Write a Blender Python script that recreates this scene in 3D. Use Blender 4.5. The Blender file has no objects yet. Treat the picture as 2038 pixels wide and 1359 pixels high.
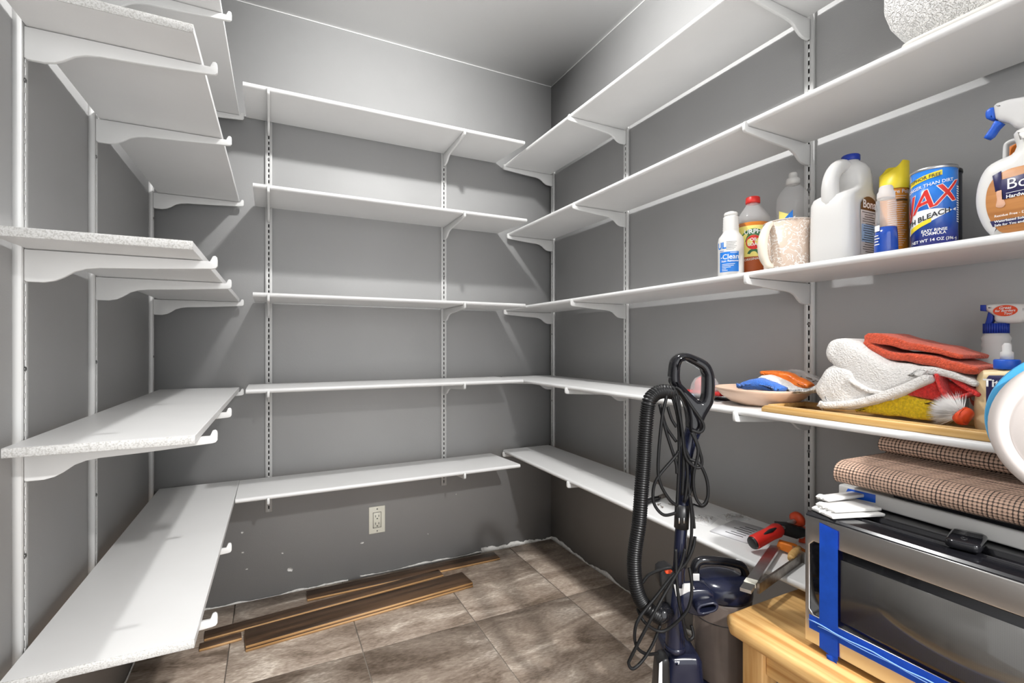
import bpy, bmesh, math, random
from mathutils import Vector, Matrix, noise as mnoise

random.seed(7)
C = bpy.context.scene.collection
PI = math.pi

# ------------------------------------------------------------------ camera
cam_d = bpy.data.cameras.new('camera'); cam = bpy.data.objects.new('camera', cam_d); C.objects.link(cam)
cam.location = (0, 0, 1.032)
cam.rotation_euler = (PI/2, 0, -math.radians(26.4136))
cam_d.sensor_width = 36.0
cam_d.lens = 962.7068/2038*36.0
cam_d.shift_y = -(1359/2-686.78)/2038
cam_d.clip_start = 0.02
bpy.context.scene.camera = cam
# ------------------------------------------------------------------ light
w = bpy.data.worlds.new('world'); bpy.context.scene.world = w; w.use_nodes = True
bg = w.node_tree.nodes['Background']
bg.inputs[0].default_value = (0.98, 0.99, 1.0, 1); bg.inputs[1].default_value = 2.7
def lamp(name, loc, e, r, col, cone=None):
    d = bpy.data.lights.new(name, 'SPOT' if cone else 'POINT'); d.energy = e
    if cone: d.spot_size = cone; d.spot_blend = .45
    d.energy = e; d.shadow_soft_size = r; d.color = col
    o = bpy.data.objects.new(name, d); o.location = loc; C.objects.link(o)
lamp('pantry_ceiling_light', (0.465, 1.14, 2.352), 56.0, 0.032, (1, 0.995, 0.985))
lamp('kitchen_downlight', (0.60, -1.25, 2.25), 330.0, 0.05, (1, 0.99, 0.975), math.radians(145))
vs = bpy.context.scene.view_settings
vs.view_transform = 'Standard'; vs.look = 'None'; vs.gamma = 1.0; vs.exposure = 0.0; vs.use_curve_mapping = False

# ------------------------------------------------------------------ materials
M = {}
def mat(name, col, rough=.5, metal=0, var=0, vscale=20, bump=0, bscale=200, stretch=(1,1,1), trans=0, ior=1.45, alpha=1, coat=0, spec=.5, col2=None, emit=None, detail=4, contrast=None, sheen=0, bdist=.001):
    m = bpy.data.materials.new(name); m.use_nodes = True; nt = m.node_tree; N = nt.nodes; L = nt.links
    p = N['Principled BSDF']
    c = (*col, 1)
    p.inputs['Base Color'].default_value = c; p.inputs['Roughness'].default_value = rough; p.inputs['Metallic'].default_value = metal
    p.inputs['IOR'].default_value = ior; p.inputs['Transmission Weight'].default_value = trans; p.inputs['Alpha'].default_value = alpha
    p.inputs['Coat Weight'].default_value = coat; p.inputs['Specular IOR Level'].default_value = spec; p.inputs['Sheen Weight'].default_value = sheen
    tc = N.new('ShaderNodeTexCoord'); mp = N.new('ShaderNodeMapping'); mp.inputs['Scale'].default_value = stretch
    L.new(tc.outputs['Object'], mp.inputs[0])
    if var or col2:
        n = N.new('ShaderNodeTexNoise'); n.inputs['Scale'].default_value = vscale; n.inputs['Detail'].default_value = detail
        L.new(mp.outputs[0], n.inputs['Vector'])
        r = N.new('ShaderNodeValToRGB')
        a = contrast or (.3, .7)
        r.color_ramp.elements[0].position = a[0]; r.color_ramp.elements[1].position = a[1]
        if col2: r.color_ramp.elements[0].color = (*col2, 1); r.color_ramp.elements[1].color = c
        else:
            r.color_ramp.elements[0].color = tuple(x*(1-var) for x in col)+(1,); r.color_ramp.elements[1].color = tuple(min(1, x*(1+var)) for x in col)+(1,)
        L.new(n.outputs[0], r.inputs[0]); L.new(r.outputs[0], p.inputs['Base Color'])
    if bump:
        b = N.new('ShaderNodeBump'); b.inputs['Strength'].default_value = bump; b.inputs['Distance'].default_value = bdist
        n2 = N.new('ShaderNodeTexNoise'); n2.inputs['Scale'].default_value = bscale; n2.inputs['Detail'].default_value = 3
        L.new(mp.outputs[0], n2.inputs['Vector']); L.new(n2.outputs[0], b.inputs['Height']); L.new(b.outputs[0], p.inputs['Normal'])
    M[name] = m
    return m
mat('wall_paint', (.43,.429,.427), .58, spec=.35, bump=.25, bscale=320, var=.03, vscale=3)
mat('ceiling_paint', (.91,.908,.90), .6, bump=.2, bscale=250)
mat('shelf_white', (.72,.718,.712), .38, var=.02, vscale=6)
mat('raw_edge', (.60,.595,.58), .85, col2=(.42,.41,.39), vscale=420, contrast=(.35,.55), bump=.8, bscale=300)
mat('metal_white', (.72,.72,.71), .35)
mat('slot_dark', (.02,.02,.02), .7)
mat('screw_metal', (.25,.25,.25), .35, 1)
mat('grout', (.42,.37,.32), .9, bump=.4, bscale=500)
mat('bare_plaster', (.72,.71,.68), .85, col2=(.45,.44,.42), vscale=60, contrast=(.25,.5), bump=.6, bscale=120)
mat('caulk', (.86,.86,.85), .5)
mat('outlet_cream', (.74,.72,.62), .35)
mat('black', (.012,.012,.013), .4)
mat('black_gloss', (.008,.008,.010), .12)
mat('navy_gloss', (.010,.012,.028), .2)
mat('cord_black', (.007,.007,.0075), .5, spec=.3)
mat('hose_black', (.006,.006,.0065), .38, spec=.35)
mat('steel', (.62,.62,.62), .28, 1, var=.12, vscale=40)
mat('old_steel', (.30,.27,.24), .38, 1, var=.35, vscale=60)
mat('stainless', (.60,.585,.57), .30, 1, var=.10, vscale=14, bump=.03, bscale=90, stretch=(1,.06,1))
mat('plastic_white', (.70,.69,.67), .35)
mat('plastic_clear', (.80,.80,.80), .08, alpha=.27, coat=.5)
mat('plastic_hazy', (.86,.85,.84), .35, trans=.35, ior=1.1, alpha=.92)
mat('bag_clear', (.85,.85,.85), .12, alpha=.30)
mat('print_white', (.85,.85,.85), .5)
mat('print_black', (.02,.02,.025), .5)
mat('red', (.62,.025,.018), .4)
mat('orange_red', (.72,.075,.02), .4)
mat('orange', (.80,.22,.02), .45)
mat('blue_cap', (.01,.035,.30), .4)
mat('blue_bright', (.012,.09,.50), .4)
mat('blue_label', (.015,.18,.62), .45)
mat('blue_tape', (.015,.115,.70), .6, var=.12, vscale=30, bump=.15, bscale=400)
mat('tape_fold', (.22,.42,.85), .5)
mat('yellow', (.85,.66,.03), .4)
mat('pine', (.74,.47,.19), .42, col2=(.50,.25,.075), vscale=11, stretch=(5,.30,5), contrast=(.36,.60), detail=8)
mat('pine_x', (.70,.43,.17), .42, col2=(.48,.24,.07), vscale=11, stretch=(.3,5,5), contrast=(.36,.62), detail=6)
mat('pine_z', (.74,.47,.20), .45, col2=(.52,.27,.085), vscale=11, stretch=(5,5,.30), contrast=(.36,.62), detail=6)
mat('bamboo', (.66,.42,.17), .42, col2=(.50,.28,.08), vscale=22, stretch=(4,.12,6), contrast=(.35,.65))
mat('towel_white', (.74,.715,.69), .95, bump=1.0, bscale=300, var=.05, vscale=200, sheen=.3, bdist=.004)
mat('towel_rust', (.62,.085,.035), .95, bump=1.0, bscale=300, var=.2, vscale=220, sheen=.2, bdist=.004)
mat('towel_red', (.66,.035,.03), .95, bump=1.0, bscale=300, var=.2, vscale=220, sheen=.2, bdist=.004)
mat('towel_yellow', (.78,.56,.015), .95, bump=1.0, bscale=300, var=.2, vscale=220, sheen=.2, bdist=.004)
mat('towel_blue', (.03,.14,.52), .95, bump=1.0, bscale=360, var=.2, vscale=260, sheen=.2, bdist=.003)
mat('bowl_peach', (.70,.50,.38), .4, var=.05, vscale=12)
mat('paper', (.80,.80,.82), .7)
def wood_plank():
    m = mat('plank_dark', (.13,.075,.042), .42, col2=(.028,.017,.011), vscale=7, stretch=(.35,7,6), contrast=(.3,.7), detail=8, bump=.25, bscale=30)
    mat('plank_edge', (.56,.34,.16), .6, col2=(.42,.23,.09), vscale=14, stretch=(.3,4,10))
wood_plank()
def tile_mat():
    m = bpy.data.materials.new('stone_tile'); m.use_nodes = True; nt = m.node_tree; N = nt.nodes; L = nt.links
    p = N['Principled BSDF']; p.inputs['Roughness'].default_value = .48
    g = N.new('ShaderNodeTexCoord'); oi = N.new('ShaderNodeObjectInfo')
    mp = N.new('ShaderNodeMapping'); mp.inputs['Rotation'].default_value = (0,0,math.radians(50)); mp.inputs['Scale'].default_value = (1, 2.6, 1)
    L.new(g.outputs['Object'], mp.inputs[0])
    vm = N.new('ShaderNodeVectorMath'); vm.operation = 'ADD'; L.new(mp.outputs[0], vm.inputs[0])
    cb = N.new('ShaderNodeCombineXYZ'); ml = N.new('ShaderNodeMath'); ml.operation = 'MULTIPLY'; ml.inputs[1].default_value = 37.0
    L.new(oi.outputs['Random'], ml.inputs[0])
    for i in range(3): L.new(ml.outputs[0], cb.inputs[i])
    L.new(cb.outputs[0], vm.inputs[1])
    n1 = N.new('ShaderNodeTexNoise'); n1.inputs['Scale'].default_value = 3.6; n1.inputs['Detail'].default_value = 10; n1.inputs['Roughness'].default_value = .62; n1.inputs['Distortion'].default_value = .9
    n2 = N.new('ShaderNodeTexNoise'); n2.inputs['Scale'].default_value = 60; n2.inputs['Detail'].default_value = 6
    L.new(vm.outputs[0], n1.inputs['Vector']); L.new(vm.outputs[0], n2.inputs['Vector'])
    mx = N.new('ShaderNodeMix'); mx.inputs[0].default_value = .28
    L.new(n1.outputs[0], mx.inputs[2]); L.new(n2.outputs[0], mx.inputs[3])
    r = N.new('ShaderNodeValToRGB'); e = r.color_ramp.elements
    e[0].position = .36; e[0].color = (.13,.095,.068,1); e[1].position = .66; e[1].color = (.74,.66,.57,1)
    k = e.new(.46); k.color = (.27,.21,.165,1); k = e.new(.56); k.color = (.42,.345,.28,1)
    L.new(mx.outputs[0], r.inputs[0]); L.new(r.outputs[0], p.inputs['Base Color'])
    b = N.new('ShaderNodeBump'); b.inputs['Strength'].default_value = .35; b.inputs['Distance'].default_value = .002
    L.new(mx.outputs[0], b.inputs['Height']); L.new(b.outputs[0], p.inputs['Normal'])
    M['stone_tile'] = m
tile_mat()

# ------------------------------------------------------------------ mesh helpers
class B:
    def __init__(s): s.bm = bmesh.new()
    def add(s, vs, fs):
        v = [s.bm.verts.new(p) for p in vs]
        for f in fs:
            try: s.bm.faces.new([v[i] for i in f])
            except ValueError: pass
        return v
    def box(s, x0, x1, y0, y1, z0, z1, bev=0, seg=2, mx=None):
        t = bmesh.new(); bmesh.ops.create_cube(t, size=1)
        for v in t.verts: v.co = Vector(((x0+x1)/2+v.co.x*(x1-x0), (y0+y1)/2+v.co.y*(y1-y0), (z0+z1)/2+v.co.z*(z1-z0)))
        if bev: bmesh.ops.bevel(t, geom=list(t.edges), offset=bev, segments=seg, profile=.5, affect='EDGES')
        if mx:
            for v in t.verts: v.co = mx @ v.co
        s.merge(t); return s
    def merge(s, t):
        t.verts.index_update()
        s.add([v.co.copy() for v in t.verts], [[v.index for v in f.verts] for f in t.faces]); t.free()
    def lathe(s, prof, c=(0,0,0), seg=28, sx=1, sy=1, rot=0, mx=None):
        vs = []; n = len(prof); cr, sr = math.cos(rot), math.sin(rot)
        for r, z in prof:
            for k in range(seg):
                a = 2*PI*k/seg; x, y = r*math.cos(a)*sx, r*math.sin(a)*sy
                p = Vector((x*cr-y*sr, x*sr+y*cr, z))
                if mx: p = mx @ p
                vs.append(p+Vector(c))
        fs = []
        for i in range(n-1):
            for k in range(seg):
                a, b = i*seg+k, i*seg+(k+1) % seg
                fs.append((a, b, b+seg, a+seg))
        fs.append(tuple(reversed(range(seg)))); fs.append(tuple(range((n-1)*seg, n*seg)))
        s.add(vs, fs); return s
    def tube(s, pts, r, seg=8, sub=0, closed=False, cap=True):
        P = [Vector(p) for p in pts]
        R = list(r) if isinstance(r, (list, tuple)) else [r]*len(P)
        if sub:
            Q, RR = [], []
            n = len(P)
            for i in range(n if closed else n-1):
                g = lambda j: P[j % n] if closed else P[max(0, min(n-1, j))]
                p0, p1, p2, p3 = g(i-1), g(i), g(i+1), g(i+2)
                for k in range(sub):
                    t = k/sub
                    Q.append(.5*((2*p1)+(p2-p0)*t+(2*p0-5*p1+4*p2-p3)*t*t+(3*p1-p0-3*p2+p3)*t**3))
                    RR.append(R[i]*(1-t)+R[(i+1) % n]*t)
            if not closed: Q.append(P[-1]); RR.append(R[-1])
            P, R = Q, RR
        n = len(P); vs = []; up = None
        for i in range(n):
            a = P[(i+1) % n] if (closed or i < n-1) else P[i]; b = P[i-1] if (closed or i > 0) else P[i]
            t = (a-b)
            t = t.normalized() if t.length > 1e-9 else Vector((0,0,1))
            if up is None:
                up = t.orthogonal().normalized()
            else:
                up = up-t*up.dot(t)
                up = up.normalized() if up.length > 1e-6 else t.orthogonal().normalized()
            q = t.cross(up)
            for k in range(seg):
                an = 2*PI*k/seg; vs.append(P[i]+(up*math.cos(an)+q*math.sin(an))*R[i])
        fs = []
        for i in range(n if closed else n-1):
            for k in range(seg):
                a, b = i*seg+k, i*seg+(k+1) % seg; o = ((i+1) % n)*seg
                fs.append((a, b, o+(k+1) % seg, o+k))
        if cap and not closed:
            fs.append(tuple(reversed(range(seg)))); fs.append(tuple(range((n-1)*seg, n*seg)))
        s.add(vs, fs); return s
    def cyl(s, p0, p1, r, r1=None, seg=20): return s.tube([p0, p1], [r, r if r1 is None else r1], seg)
    def grid(s, f, nu, nv, closed_u=False, uv=False):
        vs = [f(i/(nu if closed_u else nu-1), j/(nv-1)) for j in range(nv) for i in range(nu)]
        fs = []
        for j in range(nv-1):
            for i in range(nu if closed_u else nu-1):
                a = j*nu+i; b = j*nu+(i+1) % nu
                fs.append((a, b, b+nu, a+nu))
        s.add(vs, fs); return s
    def pillow(s, outer, T, R, fr, holes=(), steps=4, wob=0, wsc=30, res=0):
        """rounded prism: outline(s) in a plane, thickness T, edge radius R. fr = (origin, right, up)"""
        o, ru, upv = Vector(fr[0]), Vector(fr[1]).normalized(), Vector(fr[2]).normalized(); nrm = ru.cross(upv)
        def area(q): return sum(q[i][0]*q[(i+1) % len(q)][1]-q[(i+1) % len(q)][0]*q[i][1] for i in range(len(q)))
        def smooth(q):
            if not res: return q
            out = []; n = len(q)
            for i in range(n):
                p0, p1, p2, p3 = [Vector((*q[(i+k) % n], 0)) for k in (-1, 0, 1, 2)]
                m = max(1, int((p2-p1).length/res))
                for k in range(m):
                    t = k/m; v = .5*((2*p1)+(p2-p0)*t+(2*p0-5*p1+4*p2-p3)*t*t+(3*p1-p0-3*p2+p3)*t**3)
                    out.append((v.x, v.y))
            return out
        loops = []
        for k, q in enumerate([outer]+list(holes)):
            q = smooth(list(q))
            if (area(q) < 0) != (k > 0): q = q[::-1]
            loops.append(q)
        lay = []
        for i in range(steps+1):
            a = PI/2*i/steps; lay.append((-(T/2-R)-R*math.cos(a), R*(1-math.sin(a))))
        lay += [(-d, e) for d, e in reversed(lay)]
        t = bmesh.new()
        ends = [[], []]
        for q in loops:
            n = len(q); nn = []
            for i in range(n):
                a, b, c = Vector(q[i-1]), Vector(q[i]), Vector(q[(i+1) % n])
                e1 = (b-a); e2 = (c-b)
                e1 = e1.normalized() if e1.length > 0 else Vector((1, 0)); e2 = e2.normalized() if e2.length > 0 else e1
                m = Vector((-(e1.y+e2.y), e1.x+e2.x))
                m = m/max(m.length, .3) if m.length > 0 else Vector((0, 0))
                nn.append(m)
            prev = None
            for li, (d, e) in enumerate(lay):
                row = []
                for i in range(n):
                    p = Vector(q[i])+nn[i]*e
                    W = o+ru*p.x+upv*p.y+nrm*d
                    if wob:
                        W = W+mnoise.noise_vector(W*wsc)*wob
                    row.append(t.verts.new(W))
                if prev:
                    for i in range(n): t.faces.new((prev[i], prev[(i+1) % n], row[(i+1) % n], row[i]))
                if li == 0: ends[0].append(row)
                prev = row
            ends[1].append(prev)
        for E in ends:
            es = []
            for row in E:
                for i in range(len(row)):
                    ed = t.edges.get((row[i], row[(i+1) % len(row)]))
                    if ed: es.append(ed)
            bmesh.ops.triangle_fill(t, edges=es, use_beauty=True)
        bmesh.ops.recalc_face_normals(t, faces=list(t.faces))
        s.merge(t); return s
    def text(s, body, size, fr=None, cyl=None, shear=0, bold=0, align='CENTER', thick=.0004, sub=.004, space=1):
        cu = bpy.data.curves.new('t', 'FONT'); cu.body = body; cu.size = size; cu.align_x = align; cu.align_y = 'CENTER'; cu.shear = shear; cu.offset = bold*size; cu.space_character = space
        cu.resolution_u = 3
        ob = bpy.data.objects.new('t', cu); C.objects.link(ob)
        dg = bpy.context.evaluated_depsgraph_get(); ev = ob.evaluated_get(dg); me = ev.to_mesh()
        t = bmesh.new(); t.from_mesh(me); ev.to_mesh_clear()
        bpy.data.objects.remove(ob); bpy.data.curves.remove(cu)
        bmesh.ops.triangulate(t, faces=list(t.faces))
        if cyl:
            for _ in range(3):
                lo = [e for e in t.edges if e.calc_length() > sub]
                if not lo: break
                bmesh.ops.subdivide_edges(t, edges=lo, cuts=1); bmesh.ops.triangulate(t, faces=list(t.faces))
            (cx, cy), r, ang, z, slope = cyl
            for v in t.verts:
                a = ang+v.co.x/r; zz = z+v.co.y+slope*v.co.x
                v.co = Vector((cx+(r+thick)*math.cos(a), cy+(r+thick)*math.sin(a), zz))
        else:
            o, ru, upv = Vector(fr[0]), Vector(fr[1]).normalized(), Vector(fr[2]).normalized(); n = ru.cross(upv)
            for v in t.verts: v.co = o+ru*v.co.x+upv*v.co.y+n*thick
        s.merge(t); return s
    def cpatch(s, c, r, a0, a1, z0, z1, off=.0002, top=None, n=14, m=2):
        """patch hugging a cylinder; z0/z1 may be functions of t in 0..1"""
        f0 = z0 if callable(z0) else (lambda t: z0); f1 = z1 if callable(z1) else (lambda t: z1)
        def f(u, v):
            a = a0+(a1-a0)*u; z = f0(u)*(1-v)+f1(u)*v
            return (c[0]+(r+off)*math.cos(a), c[1]+(r+off)*math.sin(a), z)
        return s.grid(f, n, m)
    def quad(s, o, ru, upv, w, h, off=0):
        o, ru, upv = Vector(o), Vector(ru).normalized(), Vector(upv).normalized(); n = ru.cross(upv); o = o+n*off
        s.add([o-ru*w/2-upv*h/2, o+ru*w/2-upv*h/2, o+ru*w/2+upv*h/2, o-ru*w/2+upv*h/2], [(0, 1, 2, 3)]); return s
    def wobble(s, amp, sc, amp2=0, sc2=0):
        for v in s.bm.verts:
            d = mnoise.noise_vector(v.co*sc)*amp
            if amp2: d = d+mnoise.noise_vector(v.co*sc2)*amp2
            v.co += d
        return s
    def mesh(s, name, base=(0,0,0), ang=38):
        bm = s.bm; b = Vector(base)
        for v in bm.verts: v.co -= b
        bmesh.ops.recalc_face_normals(bm, faces=list(bm.faces)) if getattr(s, 'recalc', False) else None
        lim = math.radians(ang)
        for f in bm.faces: f.smooth = True
        for e in bm.edges:
            if len(e.link_faces) == 2:
                e.smooth = e.calc_face_angle(0) < lim
            else: e.smooth = True
        me = bpy.data.meshes.new(name); bm.to_mesh(me); bm.free()
        return me
def mk(name, me, m):
    o = bpy.data.objects.new(name, me); C.objects.link(o)
    if m and not me.materials: me.materials.append(M[m])
    return o
def tag(o, label=None, cat=None, group=None, kind=None):
    if label: o['label'] = label
    if cat: o['category'] = cat
    if group: o['group'] = group
    if kind: o['kind'] = kind
    return o
def thing(name, label, cat, base, group=None):
    o = bpy.data.objects.new(name, None); o.empty_display_size = .03; C.objects.link(o); o.location = base; o['_b'] = list(base)
    return tag(o, label, cat, group)
def basep(o):
    return Vector(o['_b'])
def part(name, b, m, parent, label=None, kind=None, ang=38):
    o = mk(name, b.mesh(name, basep(parent), ang), m); o.parent = parent; o['_b'] = list(parent['_b'])
    return tag(o, label, kind=kind)
def solid(name, b, m, label, cat, base, group=None, ang=38):
    o = mk(name, b.mesh(name, base, ang), m); o.location = base; o['_b'] = list(base)
    return tag(o, label, cat, group)
def struct(name, b, m, ang=38):
    o = mk(name, b.mesh(name, (0,0,0), ang), m); o['kind'] = 'structure'; o['_b'] = [0,0,0]
    return o

# ------------------------------------------------------------------ room
XL, XR, YB, ZT, YF = -.403, 1.336, 2.22, 2.411, -.55
struct('floor', B().box(XL-.1, XR+.1, YF, YB+.1, -.06, -.0025), 'grout')
floor = bpy.data.objects['floor']
struct('ceiling', B().box(XL-.1, XR+.1, YF, YB+.1, ZT, ZT+.05), 'ceiling_paint')
wall_back = struct('wall_back', B().box(XL-.1, XR+.1, YB, YB+.1, -.0025, ZT), 'wall_paint')
struct('wall_left', B().box(XL-.1, XL, YF, YB, -.0025, ZT), 'wall_paint')
struct('wall_right', B().box(XR, XR+.1, YF, YB, -.0025, ZT), 'wall_paint')
struct('wall_front', B().box(.90, XR, -.24, -.12, -.0025, ZT).box(XL, .90, -.24, -.12, 2.06, ZT), 'wall_paint')   # unseen wall and doorway behind the camera, opening sized to shape the light
xs = [XL, -.13, .275, .68, 1.085, XR]; ys = [YF, -.15, .46, 1.07, 1.68, YB]; g = .0016
for i in range(5):
    for j in range(5):
        x0, x1, y0, y1 = xs[i], xs[i+1], ys[j], ys[j+1]
        cx, cy = (x0+x1)/2, (y0+y1)/2
        me = B().box(x0+g-cx, x1-g-cx, y0+g-cy, y1-g-cy, -.0025, 0, .0008, 1).mesh('tile')
        t = mk('tile', me, 'stone_tile'); t.location = (cx, cy, 0); t.parent = floor
# bare strip of unpainted plaster along the foot of the walls
def foot(name, p0, p1, nrm, hmax, seed, n=60, lo=.12):
    rnd = random.Random(seed); b = B(); p0, p1, nrm = Vector(p0), Vector(p1), Vector(nrm)
    vs, fs = [], []
    h = .5
    for i in range(n+1):
        h = max(lo, min(1, h+rnd.uniform(-.22, .22)))
        p = p0.lerp(p1, i/n); hh = max(.0006, hmax*h)
        vs += [p+nrm*.0030, p+nrm*.0018+Vector((0,0,hh)), p-nrm*.001+Vector((0,0,hh)), p-nrm*.001]
        if i:
            k = 4*i
            for q in range(4): fs.append((k-4+q, k+q, k+(q+1) % 4, k-4+(q+1) % 4))
    fs += [(3,2,1,0), (4*n, 4*n+1, 4*n+2, 4*n+3)]
    b.add(vs, fs); return struct(name, b, 'bare_plaster')
foot('trim_1', (XR, YB-.002, .0003), (.93, YB-.002, .0003), (0,-1,0), .026, 3)
foot('trim_2', (XR-.002, YB-.004, .0003), (XR-.002, .9, .0003), (-1,0,0), .024, 5, 110)
foot('trim_3', (XL+.002, YB-.004, .0003), (XL+.002, .9, .0003), (1,0,0), .022, 8, 110)
foot('trim_4', (.30, YB-.002, .0003), (-.35, YB-.002, .0003), (0,-1,0), .011, 11, 60, -.6)
foot('trim_5', (.93, YB-.002, .006), (.35, YB-.002, .006), (0,-1,0), .010, 13, 80, -.8)
for nm_, a_ in (('trim_6', (XL, XR, YB-.0028, YB-.0001, ZT-.0032, ZT-.0001)), ('trim_7', (XR-.0028, XR-.0001, -.119, YB-.003, ZT-.0032, ZT-.0001))): struct(nm_, B().box(*a_), 'caulk')   # caulk line under the ceiling
# paint scars on the lower back wall
def scar(x, z, s, k):
    b = B(); rnd = random.Random(k)
    vs = [(x+s*rnd.uniform(.6,1.2)*math.cos(a*PI/4)*(1.6 if k % 2 else 1), YB-.0006, z+s*rnd.uniform(.5,1.1)*math.sin(a*PI/4)) for a in range(8)]
    b.add(vs+[(p[0], YB+.001, p[2]) for p in vs], [tuple(range(8))]+[(i, (i+1) % 8, 8+(i+1) % 8, 8+i) for i in range(8)])
    o = mk('paint_chip', b.mesh('paint_chip'), 'bare_plaster'); o.parent = wall_back
for k, (x, z, s) in enumerate([(-.106,.281,.005), (-.104,.20,.004), (.04,.17,.004), (.36,.155,.006), (.07,.095,.012), (-.09,.13,.003), (.66,.142,.003), (.8,.31,.003)]): scar(x, z, s, k)
# ------------------------------------------------------------------ shelving
LEV = ['top', 'second highest', 'third', 'second lowest', 'lowest']
TH = .016
def board(wall, lev, x0, x1, y0, y1, z, kind, skew=0):
    """kind: 'R'/'B' rounded front edge, 'L' square with raw chipboard end. skew shifts the near front edge."""
    lab = {'L': 'left wall', 'B': 'back wall', 'R': 'right wall'}[wall]
    extra = {'L': 'with a raw chipboard end', 'B': 'with a rounded front edge', 'R': 'with a rounded front edge'}[wall]
    b = B(); h = TH; n = 8
    if kind == 'R':   # front edge at x0, runs along y
        sec = [(x1, z), (x1, z+h), (x0+h*.5, z+h)]+[(x0+h*.5-h*.5*math.sin(PI*k/n), z+h/2+h/2*math.cos(PI*k/n)) for k in range(1, n)]+[(x0+h*.5, z)]
        vs = [(p[0]+(skew if i > 1 else 0), y0, p[1]) for i, p in enumerate(sec)]+[(p[0], y1, p[1]) for p in sec]
    elif kind == 'B':
        sec = [(y1, z), (y1, z+h), (y0+h*.5, z+h)]+[(y0+h*.5-h*.5*math.sin(PI*k/n), z+h/2+h/2*math.cos(PI*k/n)) for k in range(1, n)]+[(y0+h*.5, z)]
        vs = [(x1-(.028 if i < 2 else 0), p[0], p[1]) for i, p in enumerate(sec)]+[(x0, p[0], p[1]) for p in sec]
    else:
        e = .0012
        sec = [(x0, z), (x1-e, z), (x1, z+e), (x1, z+h-e), (x1-e, z+h), (x0, z+h)]
        vs = [(p[0], y0+.0015, p[1]) for p in sec]+[(p[0]+skew, y1, p[1]) for p in sec]
    m = len(sec)
    fs = [tuple(range(m)), tuple(reversed(range(m, 2*m)))]+[(i, i+m, (i+1) % m+m, (i+1) % m) for i in range(m)]
    b.add(vs, fs); b.recalc = True
    base = ((x0+x1)/2, (y0+y1)/2, z)
    label = 'white %s shelf board on the %s %s' % (LEV[lev], lab, extra)
    if kind == 'L':
        t = thing('shelf_board', label, 'shelf', base, 'shelf boards on the '+lab)
        part('board', b, 'shelf_white', t)
        e = B().box(x0, x1, y0-.001, y0+.0016, z+.0002, z+h-.0002, .0006, 1)
        part('raw_end', e, 'raw_edge', t, 'rough grey-white chipboard cut end')
    else:
        solid('shelf_board', b, 'shelf_white', label, 'shelf', base, 'shelf boards on the '+lab)
RB = [1.928, 1.584, 1.202, .858, .489]; BBz = [1.942, 1.591, 1.204, .8603, .4787]; LBz = [1.937, 1.595, 1.2025, .850, .479]
RF = [1.049, 1.070, 1.052, 1.036, 1.045]; RS = [.006, .002, .036, 0, 0]; RY0 = [.12, .12, .12, .12, .60]
for i in range(5):
    board('R', i, RF[i], 1.311, RY0[i], 2.206, RB[i], 'R', RS[i])
BX = [(-.091, 1.028), (-.060, 1.039), (-.060, 1.0315), (-.082, 1.020), (-.114, 1.004)]
for i in range(5):
    board('B', i, BX[i][0], min(BX[i][1], RF[i]-.006), 1.936, 2.2035, BBz[i], 'B')
LN = [1.045, 1.038, 1.030, 1.058, 1.050]
for i in range(5):
    board('L', i, -.3885, -.1265, LN[i], 2.206, LBz[i], 'L', .012)

# slotted uprights: one mesh per height, local: wall plane y=0, sticks out to -y, width along x
def upright_mesh(z0, z1):
    w, d = .0125, .0125
    body = B()
    sw = .0022; sh = .0135; pitch = .0225
    body.box(-w, -w+.0015, -d, 0, z0, z1); body.box(w-.0015, w, -d, 0, z0, z1)
    body.box(-w+.0015, -sw, -d, -d+.0016, z0, z1); body.box(sw, w-.0015, -d, -d+.0016, z0, z1)
    z = z0+.012; prev = z0
    while z+sh < z1-.01:
        body.box(-sw, sw, -d, -d+.0016, prev, z); prev = z+sh; z += pitch
    body.box(-sw, sw, -d, -d+.0016, prev, z1)
    back = B().box(-w+.0015, w-.0015, -.004, -.0005, z0+.001, z1-.001)  # dark liner added to deepen the shade inside the slots
    return body.mesh('upright_rail'), back.mesh('slot_shade')
scm = B().lathe([(.0001, .0), (.0042, .0), (.0040, .0012), (.0018, .0022), (.0001, .0022)], seg=12).mesh('screw')
def upright(wall, which, x, y, rot, z0, z1, screws):
    lab = {'L': 'left', 'B': 'back', 'R': 'right'}[wall]
    t = thing('slotted_upright', 'white slotted metal upright on the %s wall, %s' % (lab, which), 'shelf upright', (x, y, 0), 'slotted shelf uprights')
    t.rotation_euler = (0, 0, rot)
    a, bk = upright_mesh(z0, z1)
    o = mk('rail', a, 'metal_white'); o.parent = t
    o = mk('slot_shade', bk, 'slot_dark'); o.parent = t
    for z in screws:
        o = mk('screw', scm, 'screw_metal'); o.parent = t; o.location = (0, -.0125, z); o.rotation_euler = (PI/2, 0, 0)
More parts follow.
